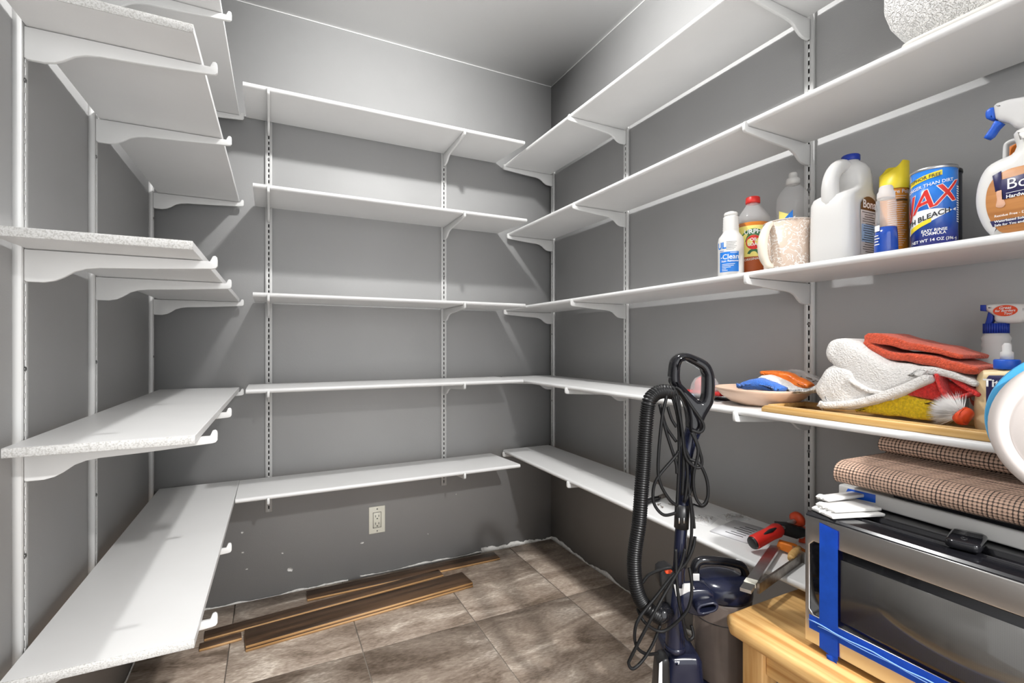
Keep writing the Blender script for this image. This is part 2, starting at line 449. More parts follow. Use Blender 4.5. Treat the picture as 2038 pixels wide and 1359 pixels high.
# bracket: local +x is out from the rail face, top edge at z=0
def bracket_mesh(Ln):
    b = B()
    prof = [(0, -.001), (Ln-.013, -.001), (Ln-.011, .004), (Ln-.0085, .0095), (Ln-.004, .0105), (Ln-.001, .008), (Ln, .003), (Ln, -.010), (Ln-.003, -.0145), (Ln-.009, -.016),
            (Ln*.6, -.0235), (Ln*.36, -.027), (Ln*.29, -.030), (Ln*.235, -.036), (Ln*.18, -.048), (Ln*.14, -.0545), (Ln*.09, -.058), (.004, -.058), (0, -.056)]
    b.pillow(prof, .0085, .0012, ((0,0,0), (1,0,0), (0,0,1)), steps=2)
    return b.mesh('shelf_bracket')
BM = {}
def bracket(wall, lev, which, x, y, rot, z, Ln):
    k = round(Ln, 3)
    if k not in BM: BM[k] = bracket_mesh(k)
    lab = {'L': 'left', 'B': 'back', 'R': 'right'}[wall]
    o = mk('shelf_bracket', BM[k], 'metal_white'); o.location = (x, y, z); o.rotation_euler = (0, 0, rot)
    tag(o, 'white metal bracket under the %s shelf of the %s wall, %s' % (LEV[lev], lab, which), 'shelf bracket', 'white shelf brackets')
RU = [(2.190, 'in the far corner'), (1.600, 'middle one behind the vacuum'), (.829, 'nearest one beside the cleaning bottles')]
RUB = ['at the corner upright', 'at the middle upright', 'at the nearest upright']
for k, (y, wh) in enumerate(RU):
    upright('R', wh, XR, y, -PI/2, .44, 1.972, (.74, 1.09, 1.46))
    for i in range(5):
        f = RF[i]+RS[i]*(2.206-y)/2.09
        bracket('R', i, RUB[k], XR-.0125, y, PI, RB[i]-.0004, XR-.0125-f+.0105)
BUs = [(-.0108, 'left one'), (.7349, 'right one')]
for k, (x, wh) in enumerate(BUs):
    upright('B', wh, x, YB, 0, .352+.012*k, 1.982, (.70, 1.06, 1.36, 1.79))
    for i in range(5):
        bracket('B', i, 'at the %s upright' % ('left', 'right')[k], x, YB-.0125, -PI/2, BBz[i]-.0004, YB-.0125-1.936+.0105)
LU = [(1.148, 'nearest the camera'), (1.535, 'in the middle'), (2.184, 'in the far corner')]
LUB = ['at the nearest upright', 'at the middle upright', 'at the corner upright']
for k, (y, wh) in enumerate(LU):
    upright('L', wh, XL, y, PI/2, .44, 1.975, (.66, .99, 1.50))
    for i in range(5):
        bracket('L', i, LUB[k], XL+.0125, y, 0, LBz[i]-.0004, .292)

# ------------------------------------------------------------------ wall outlet
t = thing('wall_outlet', 'cream double wall outlet with cover plate low on the grey back wall', 'outlet', (.4238, YB, .247))
part('cover_plate', B().box(.388, .4595, YB-.006, YB+.0005, .188, .308, .0025, 2), 'outlet_cream', t)
fc = part('receptacle', B().box(.4065, .4405, YB-.0078, YB-.004, .214, .281, .0012, 1), 'outlet_cream', t)
s = B()
for zc in (.265, .232):
    s.box(.415, .4172, YB-.0081, YB-.0070, zc-.004, zc+.006); s.box(.4298, .4320, YB-.0081, YB-.0070, zc-.004, zc+.005)
    s.cyl((.4236, YB-.0070, zc-.0105), (.4236, YB-.0081, zc-.0105), .0028, seg=10)
part('socket_holes', s, 'black', fc)
part('gasket', B().box(.4050, .4420, YB-.0064, YB-.0040, .2125, .2825), 'slot_dark', t)
for z in (.199, .297): part('plate_screw', B().cyl((.4238, YB-.005, z), (.4238, YB-.0072, z), .003, seg=10), 'screw_metal', t)

# ------------------------------------------------------------------ loose floor planks
def plank(label, ctr, ang, L, Wd, z, th=.010):
    mx = Matrix.Translation((*ctr, z)) @ Matrix.Rotation(ang, 4, 'Z')
    t = thing('flooring_plank', label, 'plank', (*ctr, z), 'loose flooring planks'); t.rotation_euler = (0, 0, ang); t['_b'] = [0, 0, 0]
    part('veneer', B().box(-L/2, L/2, -Wd/2, Wd/2, th*.68, th, .0008, 1), 'plank_dark', t)
    part('core', B().box(-L/2, L/2, -Wd/2-.004, Wd/2-.003, 0.0003, th*.68), 'plank_edge', t, 'pale wooden core with a tongue edge')
PL = [('dark narrow flooring plank lying against the back wall, farthest right', (0.556, 2.148), 0.0, 0.855, 0.07, 0), ('dark brown flooring plank with pale edge, middle one of the pile', (0.235, 2.055), 0.0942477796076938, 0.9, 0.052, 0), ('top plank of the front stack of two dark floor planks', (0.341, 1.947), 0.08115781021773633, 0.85, 0.104, 0.0101), ('bottom plank of the front stack of two dark floor planks', (0.341, 1.943), 0.08115781021773633, 0.85, 0.104, 0), ('short dark plank offcut at the left end of the pile', (-0.158, 1.951), 0.08726646259971647, 0.125, 0.034, 0)]
for a in PL: plank(*a)
# ------------------------------------------------------------------ items on the third right shelf
Z3 = 1.218
def face(c): return math.atan2(-c[1], -c[0])          # direction from an object on the right wall towards the room
# drain cleaner bottle
c = (1.130, .923); a0 = face(c)
t = thing('cleaner_bottle', 'small white cleaner bottle with a blue label and ribbed neck, first in the bottle row', 'bottle', (*c, Z3))
part('bottle_body', B().lathe([(.001,0),(.031,0),(.033,.003),(.033,.098),(.031,.108),(.0215,.121),(.0205,.124)]+[(.0200-.0001*k+(.0009 if k % 2 else 0), .127+.0034*k) for k in range(12)]+[(.0170,.1665),(.001,.1665)], (*c, Z3)), 'plastic_white', t)
part('cap', B().lathe([(.001,.1665),(.0175,.1665),(.0175,.174),(.016,.177),(.009,.177),(.0085,.180),(.001,.180)], (*c, Z3), 24), 'plastic_white', t)
lb = part('label', B().cpatch(c, .033, a0-.95, a0+.62, Z3+.012, Z3+.066, .0003), 'blue_label', t, 'blue printed label')
x = B()
x.text('-Clean', .0185, cyl=(c, .033, a0-.10, Z3+.052, 0), bold=.012, thick=.0007)
x.text('Stain Remover', .0078, cyl=(c, .033, a0-.08, Z3+.041, 0), bold=.015, thick=.0007)
for k, ww in enumerate((.034, .031, .024, .012, .016)): x.cpatch(c, .033, a0-.72, a0-.72+ww/.033, Z3+.032-.0042*k, Z3+.0333-.0042*k, .0007)
x.cpatch(c, .033, a0-.05, a0+.5, Z3+.0625, Z3+.0637, .0007)
part('label_print', x, 'print_white', lb)
x = B().text('UL', .024, cyl=(c, .033, a0-.80, Z3+.083, 0), bold=.03, thick=.0005)
for k in range(2): x.cpatch(c, .033, a0-.95, a0-.55, Z3+.0688-.0025*k*0, Z3+.0700, .0005)
part('blue_lettering', x, 'blue_label', t)
x = B()
for k in range(6): x.cpatch(c, .033, a0-.35, a0+.45-.1*(k % 3), Z3+.092-.004*k, Z3+.0928-.004*k, .0004)
part('fine_print', x, 'print_black', t)

# amber oil soap bottle with red cap
c = (1.205, .912); a0 = face(c)
t = thing('soap_bottle', 'amber oil soap bottle with a red cap behind the white cleaner bottle', 'bottle', (*c, Z3))
mat('amber', (.50,.16,.02), .12, var=.1, vscale=15, coat=.5)
part('liquid_body', B().lathe([(.001,.0),(.040,.0),(.0435,.004),(.0435,.150),(.001,.150)], (*c, Z3), 32), 'amber', t, 'amber liquid in the lower body')
part('bottle_shell', B().lathe([(.0440,.1505),(.0440,.166),(.041,.172),(.017,.207),(.0165,.212)], (*c, Z3), 8, rot=PI/8), 'plastic_clear', t, 'clear plastic shoulder')
part('cap', B().lathe([(.001,.209),(.0182,.209),(.0188,.212),(.0182,.225),(.016,.227),(.001,.227)], (*c, Z3), 24), 'red', t)
r = .0435
mat('label_yellow', (.86,.76,.22), .45); mat('label_green', (.04,.15,.06), .45)
lb = part('label', B().cpatch(c, r, a0-1.3, a0+1.3, Z3+.055, Z3+.140, .0004, n=24), 'label_yellow', t, 'yellow paper label')
x = B()
def disc(b, c, r, ac, z, R, off, n=24, h0=0, h1=2*PI, inner=0):
    pts = []
    for k in range(n+1):
        q = h0+(h1-h0)*k/n
        for rr in (inner, R):
            aa = ac+rr*math.cos(q)/r; pts.append((c[0]+(r+off)*math.cos(aa), c[1]+(r+off)*math.sin(aa), z+rr*math.sin(q)))
    b.add(pts, [(2*i, 2*i+1, 2*i+3, 2*i+2) for i in range(n)])
disc(x, c, r, a0+.05, Z3+.094, .037, .0007, 28, .1, PI-.1, .020)
disc(x, c, r, a0+.05, Z3+.060, .016, .0007, 20, .2, PI-.2, .009)
part('green_arch', x, 'label_green', lb)
x = B(); disc(x, c, r, a0+.05, Z3+.094, .0195, .0008)
part('red_disc', x, 'red', lb)
x = B().text('URPH', .017, cyl=(c, r, a0-.0, Z3+.1225, 0), bold=.02, thick=.0011)
x.text('OIL', .012, cyl=(c, r, a0+.05, Z3+.101, 0), bold=.02, thick=.0011); x.text('SOAP', .012, cyl=(c, r, a0+.05, Z3+.088, 0), bold=.02, thick=.0011)
x.text('ORIGINAL', .0085, cyl=(c, r, a0-.05, Z3+.048, .1), bold=.01, thick=.0011)
part('lettering', x, 'print_white', lb)
mat('label_brown', (.42,.09,.02), .45)
part('lower_label', B().cpatch(c, r, a0-1.3, a0+1.3, Z3+.012, Z3+.055, .0004, n=24), 'label_brown', t)

# tan mottled pitcher
c = (1.166, .782); a0 = face(c)
def mottled():
    m = mat('mottled_tan', (.60,.47,.385), .4); nt = m.node_tree; N = nt.nodes; L = nt.links; p = N['Principled BSDF']
    tc = N.new('ShaderNodeTexCoord')
    n = N.new('ShaderNodeTexNoise'); n.inputs['Scale'].default_value = 42; n.inputs['Detail'].default_value = 2.5; n.inputs['Distortion'].default_value = 2.2; L.new(tc.outputs['Object'], n.inputs['Vector'])
    r = N.new('ShaderNodeValToRGB'); r.color_ramp.interpolation = 'CONSTANT'; e = r.color_ramp.elements
    e[0].position = 0; e[0].color = (.58,.455,.37,1); e[1].position = .475; e[1].color = (.84,.82,.79,1); k = e.new(.522); k.color = (.58,.455,.37,1)
    L.new(n.outputs[0], r.inputs[0]); L.new(r.outputs[0], p.inputs['Base Color'])
mottled(); mat('cream', (.74,.67,.56), .4); mat('tan_rim', (.58,.50,.44), .35)
t = thing('pitcher', 'tan plastic pitcher mottled with white squiggles, cream handle, beside the white jug', 'pitcher', (*c, Z3))
part('vessel', B().lathe([(.001,.001),(.0535,0),(.0555,.003),(.0560,.120),(.0545,.120),(.0520,.006),(.001,.006)], (*c, Z3), 40), 'mottled_tan', t)
part('rim', B().tube([(c[0]+.0556*math.cos(2*PI*k/40), c[1]+.0556*math.sin(2*PI*k/40), Z3+.1205) for k in range(40)], .0017, 8, closed=True), 'tan_rim', t)
hd = Vector((math.cos(a0-.72), math.sin(a0-.72), 0)); o = Vector((*c, Z3))
x = B()
pts = [o+hd*.053+Vector((0,0,.117)), o+hd*.066+Vector((0,0,.108)), o+hd*.078+Vector((0,0,.088)), o+hd*.084+Vector((0,0,.060)), o+hd*.080+Vector((0,0,.030)), o+hd*.066+Vector((0,0,.012)), o+hd*.052+Vector((0,0,.010))]
x.tube(pts, [.006,.0085,.0105,.0115,.0105,.0085,.006], 14, 5)
part('handle', x, 'cream', t, 'cream curved handle')

# clear dish soap bottle
c = (1.266, .836); a0 = face(c)
t = thing('dish_soap_bottle', 'empty clear dish soap bottle with a white cap behind the tan pitcher', 'bottle', (*c, Z3))
pr = [(.001,.0),(.036,.0),(.040,.004),(.041,.06),(.0345,.105),(.0335,.125),(.0395,.165),(.0415,.19),(.040,.212),(.032,.230),(.0195,.244),(.0155,.249),(.0145,.252)]
part('bottle_body', B().lathe(pr, (*c, Z3), 32, sx=.78, rot=a0), 'plastic_clear', t)
part('cap', B().lathe([(.001,.249),(.0172,.249),(.0172,.262),(.0145,.266),(.0105,.267),(.0105,.278),(.0085,.281),(.001,.281)], (*c, Z3), 24), 'plastic_white', t)
x = B().cpatch(c, .0345, a0-.95, a0-.15, Z3+.09, lambda t_: Z3+.176-.016*t_, .0055); part('yellow_label', x, 'label_yellow', t)
x = B().cpatch(c, .0345, a0-.93, a0-.0, lambda t_: Z3+.122+.012*t_, lambda t_: Z3+.134+.038*t_, .0062); part('blue_label', x, 'blue_label', t)
x = B().text('AW', .026, cyl=(c, .0412, a0-.42, Z3+.140, .15), bold=.03); part('lettering', x, 'print_white', t)

# big white jug with handle toward the room
c = (1.205, .672); J = Vector((*c, Z3))
mat('jug_white', (.66,.65,.635), .33, var=.01, vscale=10)
t = thing('floor_cleaner_jug', 'large white plastic jug with a moulded handle and dark blue cap', 'jug', (*c, Z3))
def rr(cx, cy, hx, hy, rad, z, n=6):
    out = []
    for q, (sx, sy) in enumerate(((1,1),(-1,1),(-1,-1),(1,-1))):
        for k in range(n):
            a = PI/2*(q+k/(n-1)); out.append(Vector((cx+sx*(hx-rad)+rad*math.cos(a), cy+sy*(hy-rad)+rad*math.sin(a), z)))
    return out
def loft(b, rings, cap=True):
    n = len(rings[0]); vs = [p for r_ in rings for p in r_]; fs = []
    for i in range(len(rings)-1):
        for k in range(n): fs.append((i*n+k, i*n+(k+1) % n, (i+1)*n+(k+1) % n, (i+1)*n+k))
    if cap: fs += [tuple(reversed(range(n))), tuple(range((len(rings)-1)*n, len(rings)*n))]
    b.add(vs, fs); return b
jr = [(0,.0,.062,.044,.020,.000),(0,.0,.066,.049,.024,.006),(0,0,.067,.050,.026,.05),(0,0,.066,.049,.026,.10),(.0,0,.066,.048,.026,.142),(.003,0,.062,.046,.026,.156),
      (.014,0,.050,.043,.028,.168),(.023,0,.041,.041,.030,.182),(.027,0,.037,.040,.030,.205),(.028,0,.034,.037,.030,.225),(.028,0,.027,.029,.025,.238),(.028,0,.018,.019,.0179,.245),(.028,0,.0165,.0165,.0163,.252)]
x = loft(B(), [rr(c[0]+q[0], c[1]+q[1], q[2], q[3], q[4], Z3+q[5]) for q in jr])
part('jug_body', x, 'jug_white', t, ang=60)
hp = [J+Vector(p) for p in ((.020,0,.226),(-.004,0,.233),(-.028,0,.224),(-.046,0,.203),(-.053,0,.178),(-.050,0,.150),(-.046,0,.125))]
part('handle', B().tube(hp, [.014,.0165,.0165,.0165,.0175,.019,.016], 18, 6), 'jug_white', t)
part('cap', B().lathe([(.001,.250),(.0185,.250),(.0190,.252),(.0190,.262),(.0175,.264),(.001,.264)], (c[0]+.028, c[1], Z3), 28), 'blue_cap', t)
# printed label on the side that faces the door
yl = c[1]-.0502; fr = lambda px_, pz: ((c[0]+px_, yl, Z3+pz), (1,0,0), (0,0,1))
mat('label_umber', (.12,.06,.02), .45); mat('label_pale_blue', (.36,.55,.78), .5)
lb = part('label', B().quad((c[0]+.006, yl-.0007, Z3+.074), (1,0,0), (0,0,1), .066, .112), 'plastic_white', t)
x = B(); arch = [(c[0]-.027, yl-.0012, Z3+.118)]+[(c[0]+.006-.033*math.cos(PI*k/10), yl-.0012, Z3+.124+.026*math.sin(PI*k/10)) for k in range(11)]+[(c[0]+.039, yl-.0012, Z3+.118)]
x.add(arch, [tuple(range(13))]); part('label_header', x, 'label_umber', lb)
part('lettering', B().text('Bona', .026, fr=(fr(.006,.131)[0], (1,0,0), (0,0,1)), bold=.02, thick=.0017), 'print_white', lb)
part('blue_panel', B().quad((c[0]+.006, yl-.0012, Z3+.066), (1,0,0), (0,0,1), .060, .040), 'label_pale_blue', lb)
x = B()
for k in range(18):
    z = Z3+.113-.0052*k
    x.quad((c[0]+.002+.002*(k % 3), yl-.0018, z), (1,0,0), (0,0,1), .050-.006*((k*7) % 4), .0012)
part('fine_print', x, 'print_black', lb)

# furniture polish spray can
c = (1.245, .588); a0 = face(c)
mat('can_orange', (.66,.24,.02), .35, 0, var=.1, vscale=10)
t = thing('aerosol_can', 'orange furniture polish aerosol can with a yellow cap behind the small blue bottle', 'spray can', (*c, Z3))
part('can_body', B().lathe([(.001,0),(.0255,0),(.0262,.002),(.0262,.004),(.0255,.006),(.0255,.166),(.0235,.170),(.001,.170)], (*c, Z3), 32), 'can_orange', t)
x = B(); rings = []
for rad, zz in ((.0268, .158), (.0268, None), (.0235, None), (.0235, .180), (.001, .180)):
    ring = []
    for k in range(36):
        a = 2*PI*k/36; d = math.cos(a-(a0-1.0))       # the low lip
        zt = .218-.026*max(0, d)**.7
        ring.append(Vector((c[0]+rad*math.cos(a), c[1]+rad*math.sin(a), Z3+(zt if zz is None else zz))))
    rings.append(ring)
loft(x, rings, False); part('cap', x, 'yellow', t, 'slanted yellow cap')
x = B().text('Furniture Polish', .0115, cyl=(c, .0255, a0+.15, Z3+.150, 0), bold=.01)
for k in range(24):
    x.cpatch(c, .0255, a0-.45, a0+.95-.12*((k*5) % 4), Z3+.140-.0047*k, Z3+.1410-.0047*k, .0004)
part('lettering', x, 'print_white', t)
part('brown_band', B().cpatch(c, .0255, a0+.1, a0+1.1, Z3+.1295, Z3+.1335, .0005), 'label_umber', t)

# little clear bottle with blue liquid
c = (1.136, .551); a0 = face(c)
mat('blue_liquid', (.01,.06,.36), .15, coat=.5)
t = thing('small_bottle', 'small clear bottle half full of blue liquid with a frosted cap', 'bottle', (*c, Z3))
part('liquid', B().lathe([(.001,.001),(.0185,.001),(.0205,.006),(.0195,.040),(.0182,.056),(.001,.056)], (*c, Z3), 28), 'blue_liquid', t)
part('bottle_shell', B().lathe([(.0186,.0565),(.0180,.075),(.0172,.088),(.0185,.100),(.0170,.112),(.0140,.117)], (*c, Z3), 28), 'plastic_clear', t)
part('cap', B().lathe([(.001,.116),(.0150,.116),(.0155,.118),(.0150,.128),(.0125,.132),(.0120,.139),(.0100,.142),(.001,.142)], (*c, Z3), 28), 'plastic_hazy', t)
x = B().cpatch(c, .0192, a0-1.2, a0-.55, Z3+.048, Z3+.060, .0008)
for k in range(4): x.cpatch(c, .0200, a0-1.15, a0-.65+.1*(k % 2), Z3+.038-.006*k, Z3+.040-.006*k, .0008)
part('label_print', x, 'print_white', t)

# blue scouring powder canister
c = (1.185, .491); a0 = face(c); r = .0365
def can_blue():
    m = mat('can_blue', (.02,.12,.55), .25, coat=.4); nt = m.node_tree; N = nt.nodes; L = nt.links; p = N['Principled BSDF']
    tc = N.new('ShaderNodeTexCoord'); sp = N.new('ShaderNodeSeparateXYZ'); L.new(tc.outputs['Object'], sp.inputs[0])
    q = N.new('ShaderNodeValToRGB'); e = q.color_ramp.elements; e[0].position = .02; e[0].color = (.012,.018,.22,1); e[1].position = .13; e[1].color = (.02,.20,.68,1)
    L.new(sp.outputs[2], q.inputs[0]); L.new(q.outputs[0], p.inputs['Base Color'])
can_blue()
t = thing('scouring_powder_can', 'blue cylindrical scouring powder can with large red lettering', 'can', (*c, Z3))
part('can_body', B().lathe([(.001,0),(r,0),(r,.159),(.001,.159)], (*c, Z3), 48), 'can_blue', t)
part('top_rim', B().lathe([(.001,.157),(r+.0006,.157),(r+.0012,.159),(r+.0006,.163),(r-.0015,.163),(r-.002,.160),(.001,.160)], (*c, Z3), 48), 'steel', t)
ac = a0+.0
part('yellow_banner', B().cpatch(c, r, ac-1.25, ac+.35, lambda u: Z3+.130+.013*u, lambda u: Z3+.140+.013*u, .0004, n=20), 'yellow', t)
part('white_swoosh', B().cpatch(c, r, ac-1.35, ac+1.05, lambda u: Z3+.034+.046*u**1.15, lambda u: Z3+.076+.0045*math.sin(u*PI)-.002*u, .0004, n=24), 'print_white', t)
x = B().text('AJAX', .054, cyl=(c, r, ac-.62, Z3+.0930, .30), bold=.030, shear=.18, thick=.0006, space=.93); part('lettering_outline', x, 'print_white', t)
x = B().text('AJAX', .054, cyl=(c, r, ac-.62, Z3+.0930, .30), bold=.008, shear=.18, thick=.0011, space=.93); part('red_lettering', x, 'red', t)
x = B().text('WITH BLEACH', .0140, cyl=(c, r, ac-.55, Z3+.0615, .28), bold=.02, thick=.0012)
part('bleach_lettering', x, 'print_black', t); x = B(); x.text('PHOSPHOR FREE', .0090, cyl=(c, r, ac-.62, Z3+.1405, .14), bold=.01, thick=.0010)
part('banner_lettering', x, 'print_black', t)
x = B().text('STRONGER THAN DIRT', .0090, cyl=(c, r, ac-.45, Z3+.1255, .16), bold=.01, thick=.0008)
part('slogan_lettering', x, 'print_white', t); x = B(); x.text('EASY RINSE', .0078, cyl=(c, r, ac+.02, Z3+.0375, .05), bold=.02, thick=.0008); x.text('FORMULA', .0078, cyl=(c, r, ac+.02, Z3+.0310, .05), bold=.02, thick=.0008)
part('rinse_lettering', x, 'print_white', t); x = B(); x.text('NET WT 14 OZ (396 g)', .0080, cyl=(c, r, ac+.02, Z3+.0190, .05), bold=.02, thick=.0008)
part('weight_lettering', x, 'print_white', t); x = B()
for k in range(16): x.cpatch(c, r, ac+1.12, ac+1.38, Z3+.052+.0045*k, Z3+.0545+.0045*k, .0006, n=4)
part('barcode_print', x, 'print_white', t)
part('yellow_wedge', B().cpatch(c, r, ac-1.2, ac-.1, lambda u: Z3+.036+.018*u, lambda u: Z3+.046+.016*u, .0008), 'yellow', t)
c = (1.2685, .517)
t = thing('scouring_powder_can', 'dark can mostly hidden directly behind the blue scouring powder can', 'can', (*c, Z3))
mat('can_dark', (.01,.015,.03), .3)
part('can_body', B().lathe([(.001,0),(.037,0),(.037,.172),(.001,.172)], (*c, Z3), 40), 'can_dark', t)
part('top_rim', B().lathe([(.001,.171),(.0378,.171),(.0385,.173),(.0378,.178),(.036,.178),(.035,.174),(.001,.174)], (*c, Z3), 40), 'black', t)

# trigger spray bottle of wood floor cleaner (cut by the photo edge)
xb = 1.165
FX = lambda pts: pts
t = thing('trigger_spray_bottle', 'white trigger spray bottle with blue trigger and wood floor label at the shelf end', 'spray bottle', (xb, .36, Z3))
fr0 = ((xb, 0, 0), (0,-1,0), (0,0,1))
def W(pts): return [(-y, z) for y, z in pts]
body = [(0.377, 1.2176), (0.397, 1.2306), (0.4101, 1.259), (0.4157, 1.2927), (0.4115, 1.3284), (0.3997, 1.3522), (0.3809, 1.3612), (0.3679, 1.3638), (0.3616, 1.3747), (0.3609, 1.4033), (0.2961, 1.4033), (0.2954, 1.3747), (0.2891, 1.3638), (0.2761, 1.3612), (0.2573, 1.3522), (0.2455, 1.3284), (0.2413, 1.2927), (0.2469, 1.259), (0.26, 1.2306), (0.28, 1.2176)]
body = [(y, max(z, Z3+.0005)) for y, z in body]
part('bottle_body', B().pillow(W(body), .062, .026, fr0, steps=5, res=.006), 'plastic_white', t, ang=60)
x = B(); neck = [1.165, 0.354, 1.4066]
nz = neck[2]
x.lathe([(.001,-.035),(.0145,-.035)]+[(.0145+(.0018 if k % 2 else 0), -.033+.0035*k) for k in range(12)]+[(.0150,.012),(.001,.012)], (xb, .3285, nz), 24)
part('ribbed_neck', x, 'plastic_white', t)
lab = [(0.3612, 1.2243), (0.3798, 1.2351), (0.3904, 1.2578), (0.3944, 1.2828), (0.3917, 1.3087), (0.3818, 1.326), (0.3657, 1.3339), (0.3501, 1.3348), (0.2859, 1.3348), (0.2703, 1.3339), (0.2542, 1.326), (0.2443, 1.3087), (0.2416, 1.2828), (0.2456, 1.2578), (0.2562, 1.2351), (0.2748, 1.2243)]
mat('label_wood', (.52,.23,.07), .45, col2=(.36,.14,.04), vscale=12, stretch=(1,.5,8))
fl = ((1.1335, 0, 0), (0,-1,0), (0,0,1))
lb = part('label', B().pillow(W(lab), .0012, .0005, fl, steps=1, res=.006), 'label_wood', t, 'wood plank picture label')
mat('label_navy', (.02,.018,.08), .45); mat('skin', (.66,.38,.26), .5)
R_ = (0,-1,0); U_ = (0,0,1)
def pl(pts): return [(-p[0], p[1]) for p in pts]
part('navy_banner', B().pillow(pl([(0.3728, 1.2833), (0.3741, 1.3185), (0.3235, 1.3219), (0.3235, 1.289)]), .0010, .0004, ((1.1325,0,0), R_, U_), steps=1), 'label_navy', lb)
part('navy_strip', B().pillow(pl([(0.3886, 1.2495), (0.3235, 1.2486), (0.3235, 1.2387), (0.3846, 1.2389)]), .0010, .0004, ((1.1325,0,0), R_, U_), steps=1), 'label_navy', lb)
part('trouser_leg', B().pillow(pl([(0.3852, 1.3289), (0.3735, 1.334), (0.3728, 1.3007), (0.3813, 1.2996)]), .0010, .0004, ((1.1325,0,0), R_, U_), steps=1), 'label_navy', lb, 'dark trouser leg in the picture')
part('bare_foot', B().pillow(pl([(0.38, 1.3001), (0.3728, 1.3007), (0.3709, 1.2854), (0.3684, 1.2752), (0.3728, 1.2702), (0.3806, 1.2731), (0.3793, 1.285)]), .0010, .0004, ((1.1325,0,0), R_, U_), steps=1, res=.003), 'skin', lb, 'bare foot in the picture')
x = B(); q = [1.1318, 0.3675, 1.3094]
x.text('Bona', .026, fr=((1.1318, q[1], q[2]-.002), (0,-1,.02), (0,0,1)), align='LEFT', bold=.0)
x.text('Hardwood Floor', .0085, fr=((1.1318, q[1], q[2]-.0225), (0,-1,.02), (0,0,1)), align='LEFT', bold=.02)
x.quad((1.1318, q[1]-.035, q[2]-.0155), (0,-1,.02), (0,0,1), .07, .0008)
q = [1.1318, 0.3824, 1.2436]
x.text('Waterbased Solutions', .0056, fr=((1.1318, q[1], q[2]+.0035), R_, U_), align='LEFT', bold=.015); x.text('Safe for You and Our Planet', .0056, fr=((1.1318, q[1], q[2]-.0030), R_, U_), align='LEFT', bold=.015)
x.text('Residue Free - Dries Fast', .0056, fr=((1.1318, q[1], q[2]+.0130), R_, U_), align='LEFT', bold=.01); 
part('lettering', x, 'print_white', lb)
# trigger head
mat('head_clear', (.80,.79,.78), .25, trans=.3, alpha=.95)
part('sprayer_head', B().pillow(pl([(0.3895, 1.4362), (0.3916, 1.4605), (0.3796, 1.4633), (0.3603, 1.4607), (0.2984, 1.4423), (0.2968, 1.3959), (0.3268, 1.3949), (0.3603, 1.4065), (0.3718, 1.4208), (0.3835, 1.4292)]), .030, .010, fr0, res=.006), 'head_clear', t)
part('nozzle', B().pillow(pl([(0.4018, 1.4413), (0.4018, 1.4559), (0.3902, 1.4572), (0.3902, 1.4365)]), .024, .005, fr0, res=.004), 'blue_bright', t, 'blue nozzle')
part('trigger', B().pillow(pl([(0.3842, 1.4295), (0.3902, 1.4338), (0.3963, 1.4236), (0.4025, 1.4142), (0.4059, 1.4082), (0.4011, 1.4046), (0.3949, 1.4077), (0.3875, 1.4192), (0.3809, 1.4255)]), .020, .004, fr0, res=.004), 'blue_bright', t, 'blue trigger lever')
part('side_loop', B().tube([[1.2, 0.3903, 1.364], [1.2, 0.3896, 1.3913], [1.2, 0.387, 1.3994], [1.2, 0.3763, 1.4009], [1.2, 0.3685, 1.3925], [1.2, 0.3672, 1.3696], [1.2, 0.3711, 1.3575]], .0040, 10, 4), 'plastic_white', t, 'white loop handle')
part('orange_panel', B().pillow(pl([(0.3888, 1.3682), (0.3881, 1.3956), (0.3788, 1.3986), (0.3722, 1.3898), (0.3722, 1.3626)]), .006, .002, ((1.212,0,0), R_, U_)), 'orange', t, 'orange panel seen through the loop')

# paper towel pack on the second shelf
def towels_mat():
    m = mat('paper_towel', (.86,.85,.83), .55); nt = m.node_tree; N = nt.nodes; L = nt.links; p = N['Principled BSDF']
    tc = N.new('ShaderNodeTexCoord'); wv = N.new('ShaderNodeTexWave'); wv.inputs['Scale'].default_value = 38; wv.inputs['Distortion'].default_value = 14; wv.inputs['Detail Scale'].default_value = 3.0; wv.bands_direction = 'DIAGONAL'
    L.new(tc.outputs['Object'], wv.inputs['Vector'])
    b = N.new('ShaderNodeBump'); b.inputs['Strength'].default_value = .9; b.inputs['Distance'].default_value = .0035
    L.new(wv.outputs[0], b.inputs['Height']); L.new(b.outputs[0], p.inputs['Normal'])
towels_mat()
mat('film', (.80,.775,.73), .25)
z2 = RB[1]+TH+.0003
t = thing('paper_towel_pack', 'plastic wrapped pack of white paper towels on the second highest right shelf', 'paper towels', (1.185, .35, z2))
def pack(y0, y1, x0, x1, z0, z1, e=.055):
    b = B()
    cx, cy = (x0+x1)/2, (y0+y1)/2
    rings = [rr(cx, cy, (x1-x0)/2-i_, (y1-y0)/2-i_, r_, z_, 8) for i_, r_, z_ in ((e*1.0,.03,z0),(e*.72,.04,z0+e*.25),(e*.4,.05,z0+e*.62),(e*.15,.055,z0+e*1.05),(0,.06,z0+e*1.7),(0,.06,z1-e),(e*.3,.05,z1-e*.4),(e,.03,z1))]
    loft(b, rings); return b.wobble(.004, 22)
part('towel_rolls', pack(.14, .542, 1.062, 1.300, z2+.003, z2+.27), 'paper_towel', t, ang=70)
x = B(); loft(x, [rr(1.180, .33, .098, .172, .03, z2), rr(1.180, .33, .104, .178, .03, z2+.006)]); x.wobble(.0012, 40)
part('plastic_wrap', x, 'film', t, 'crumpled clear wrap under the rolls', ang=70)
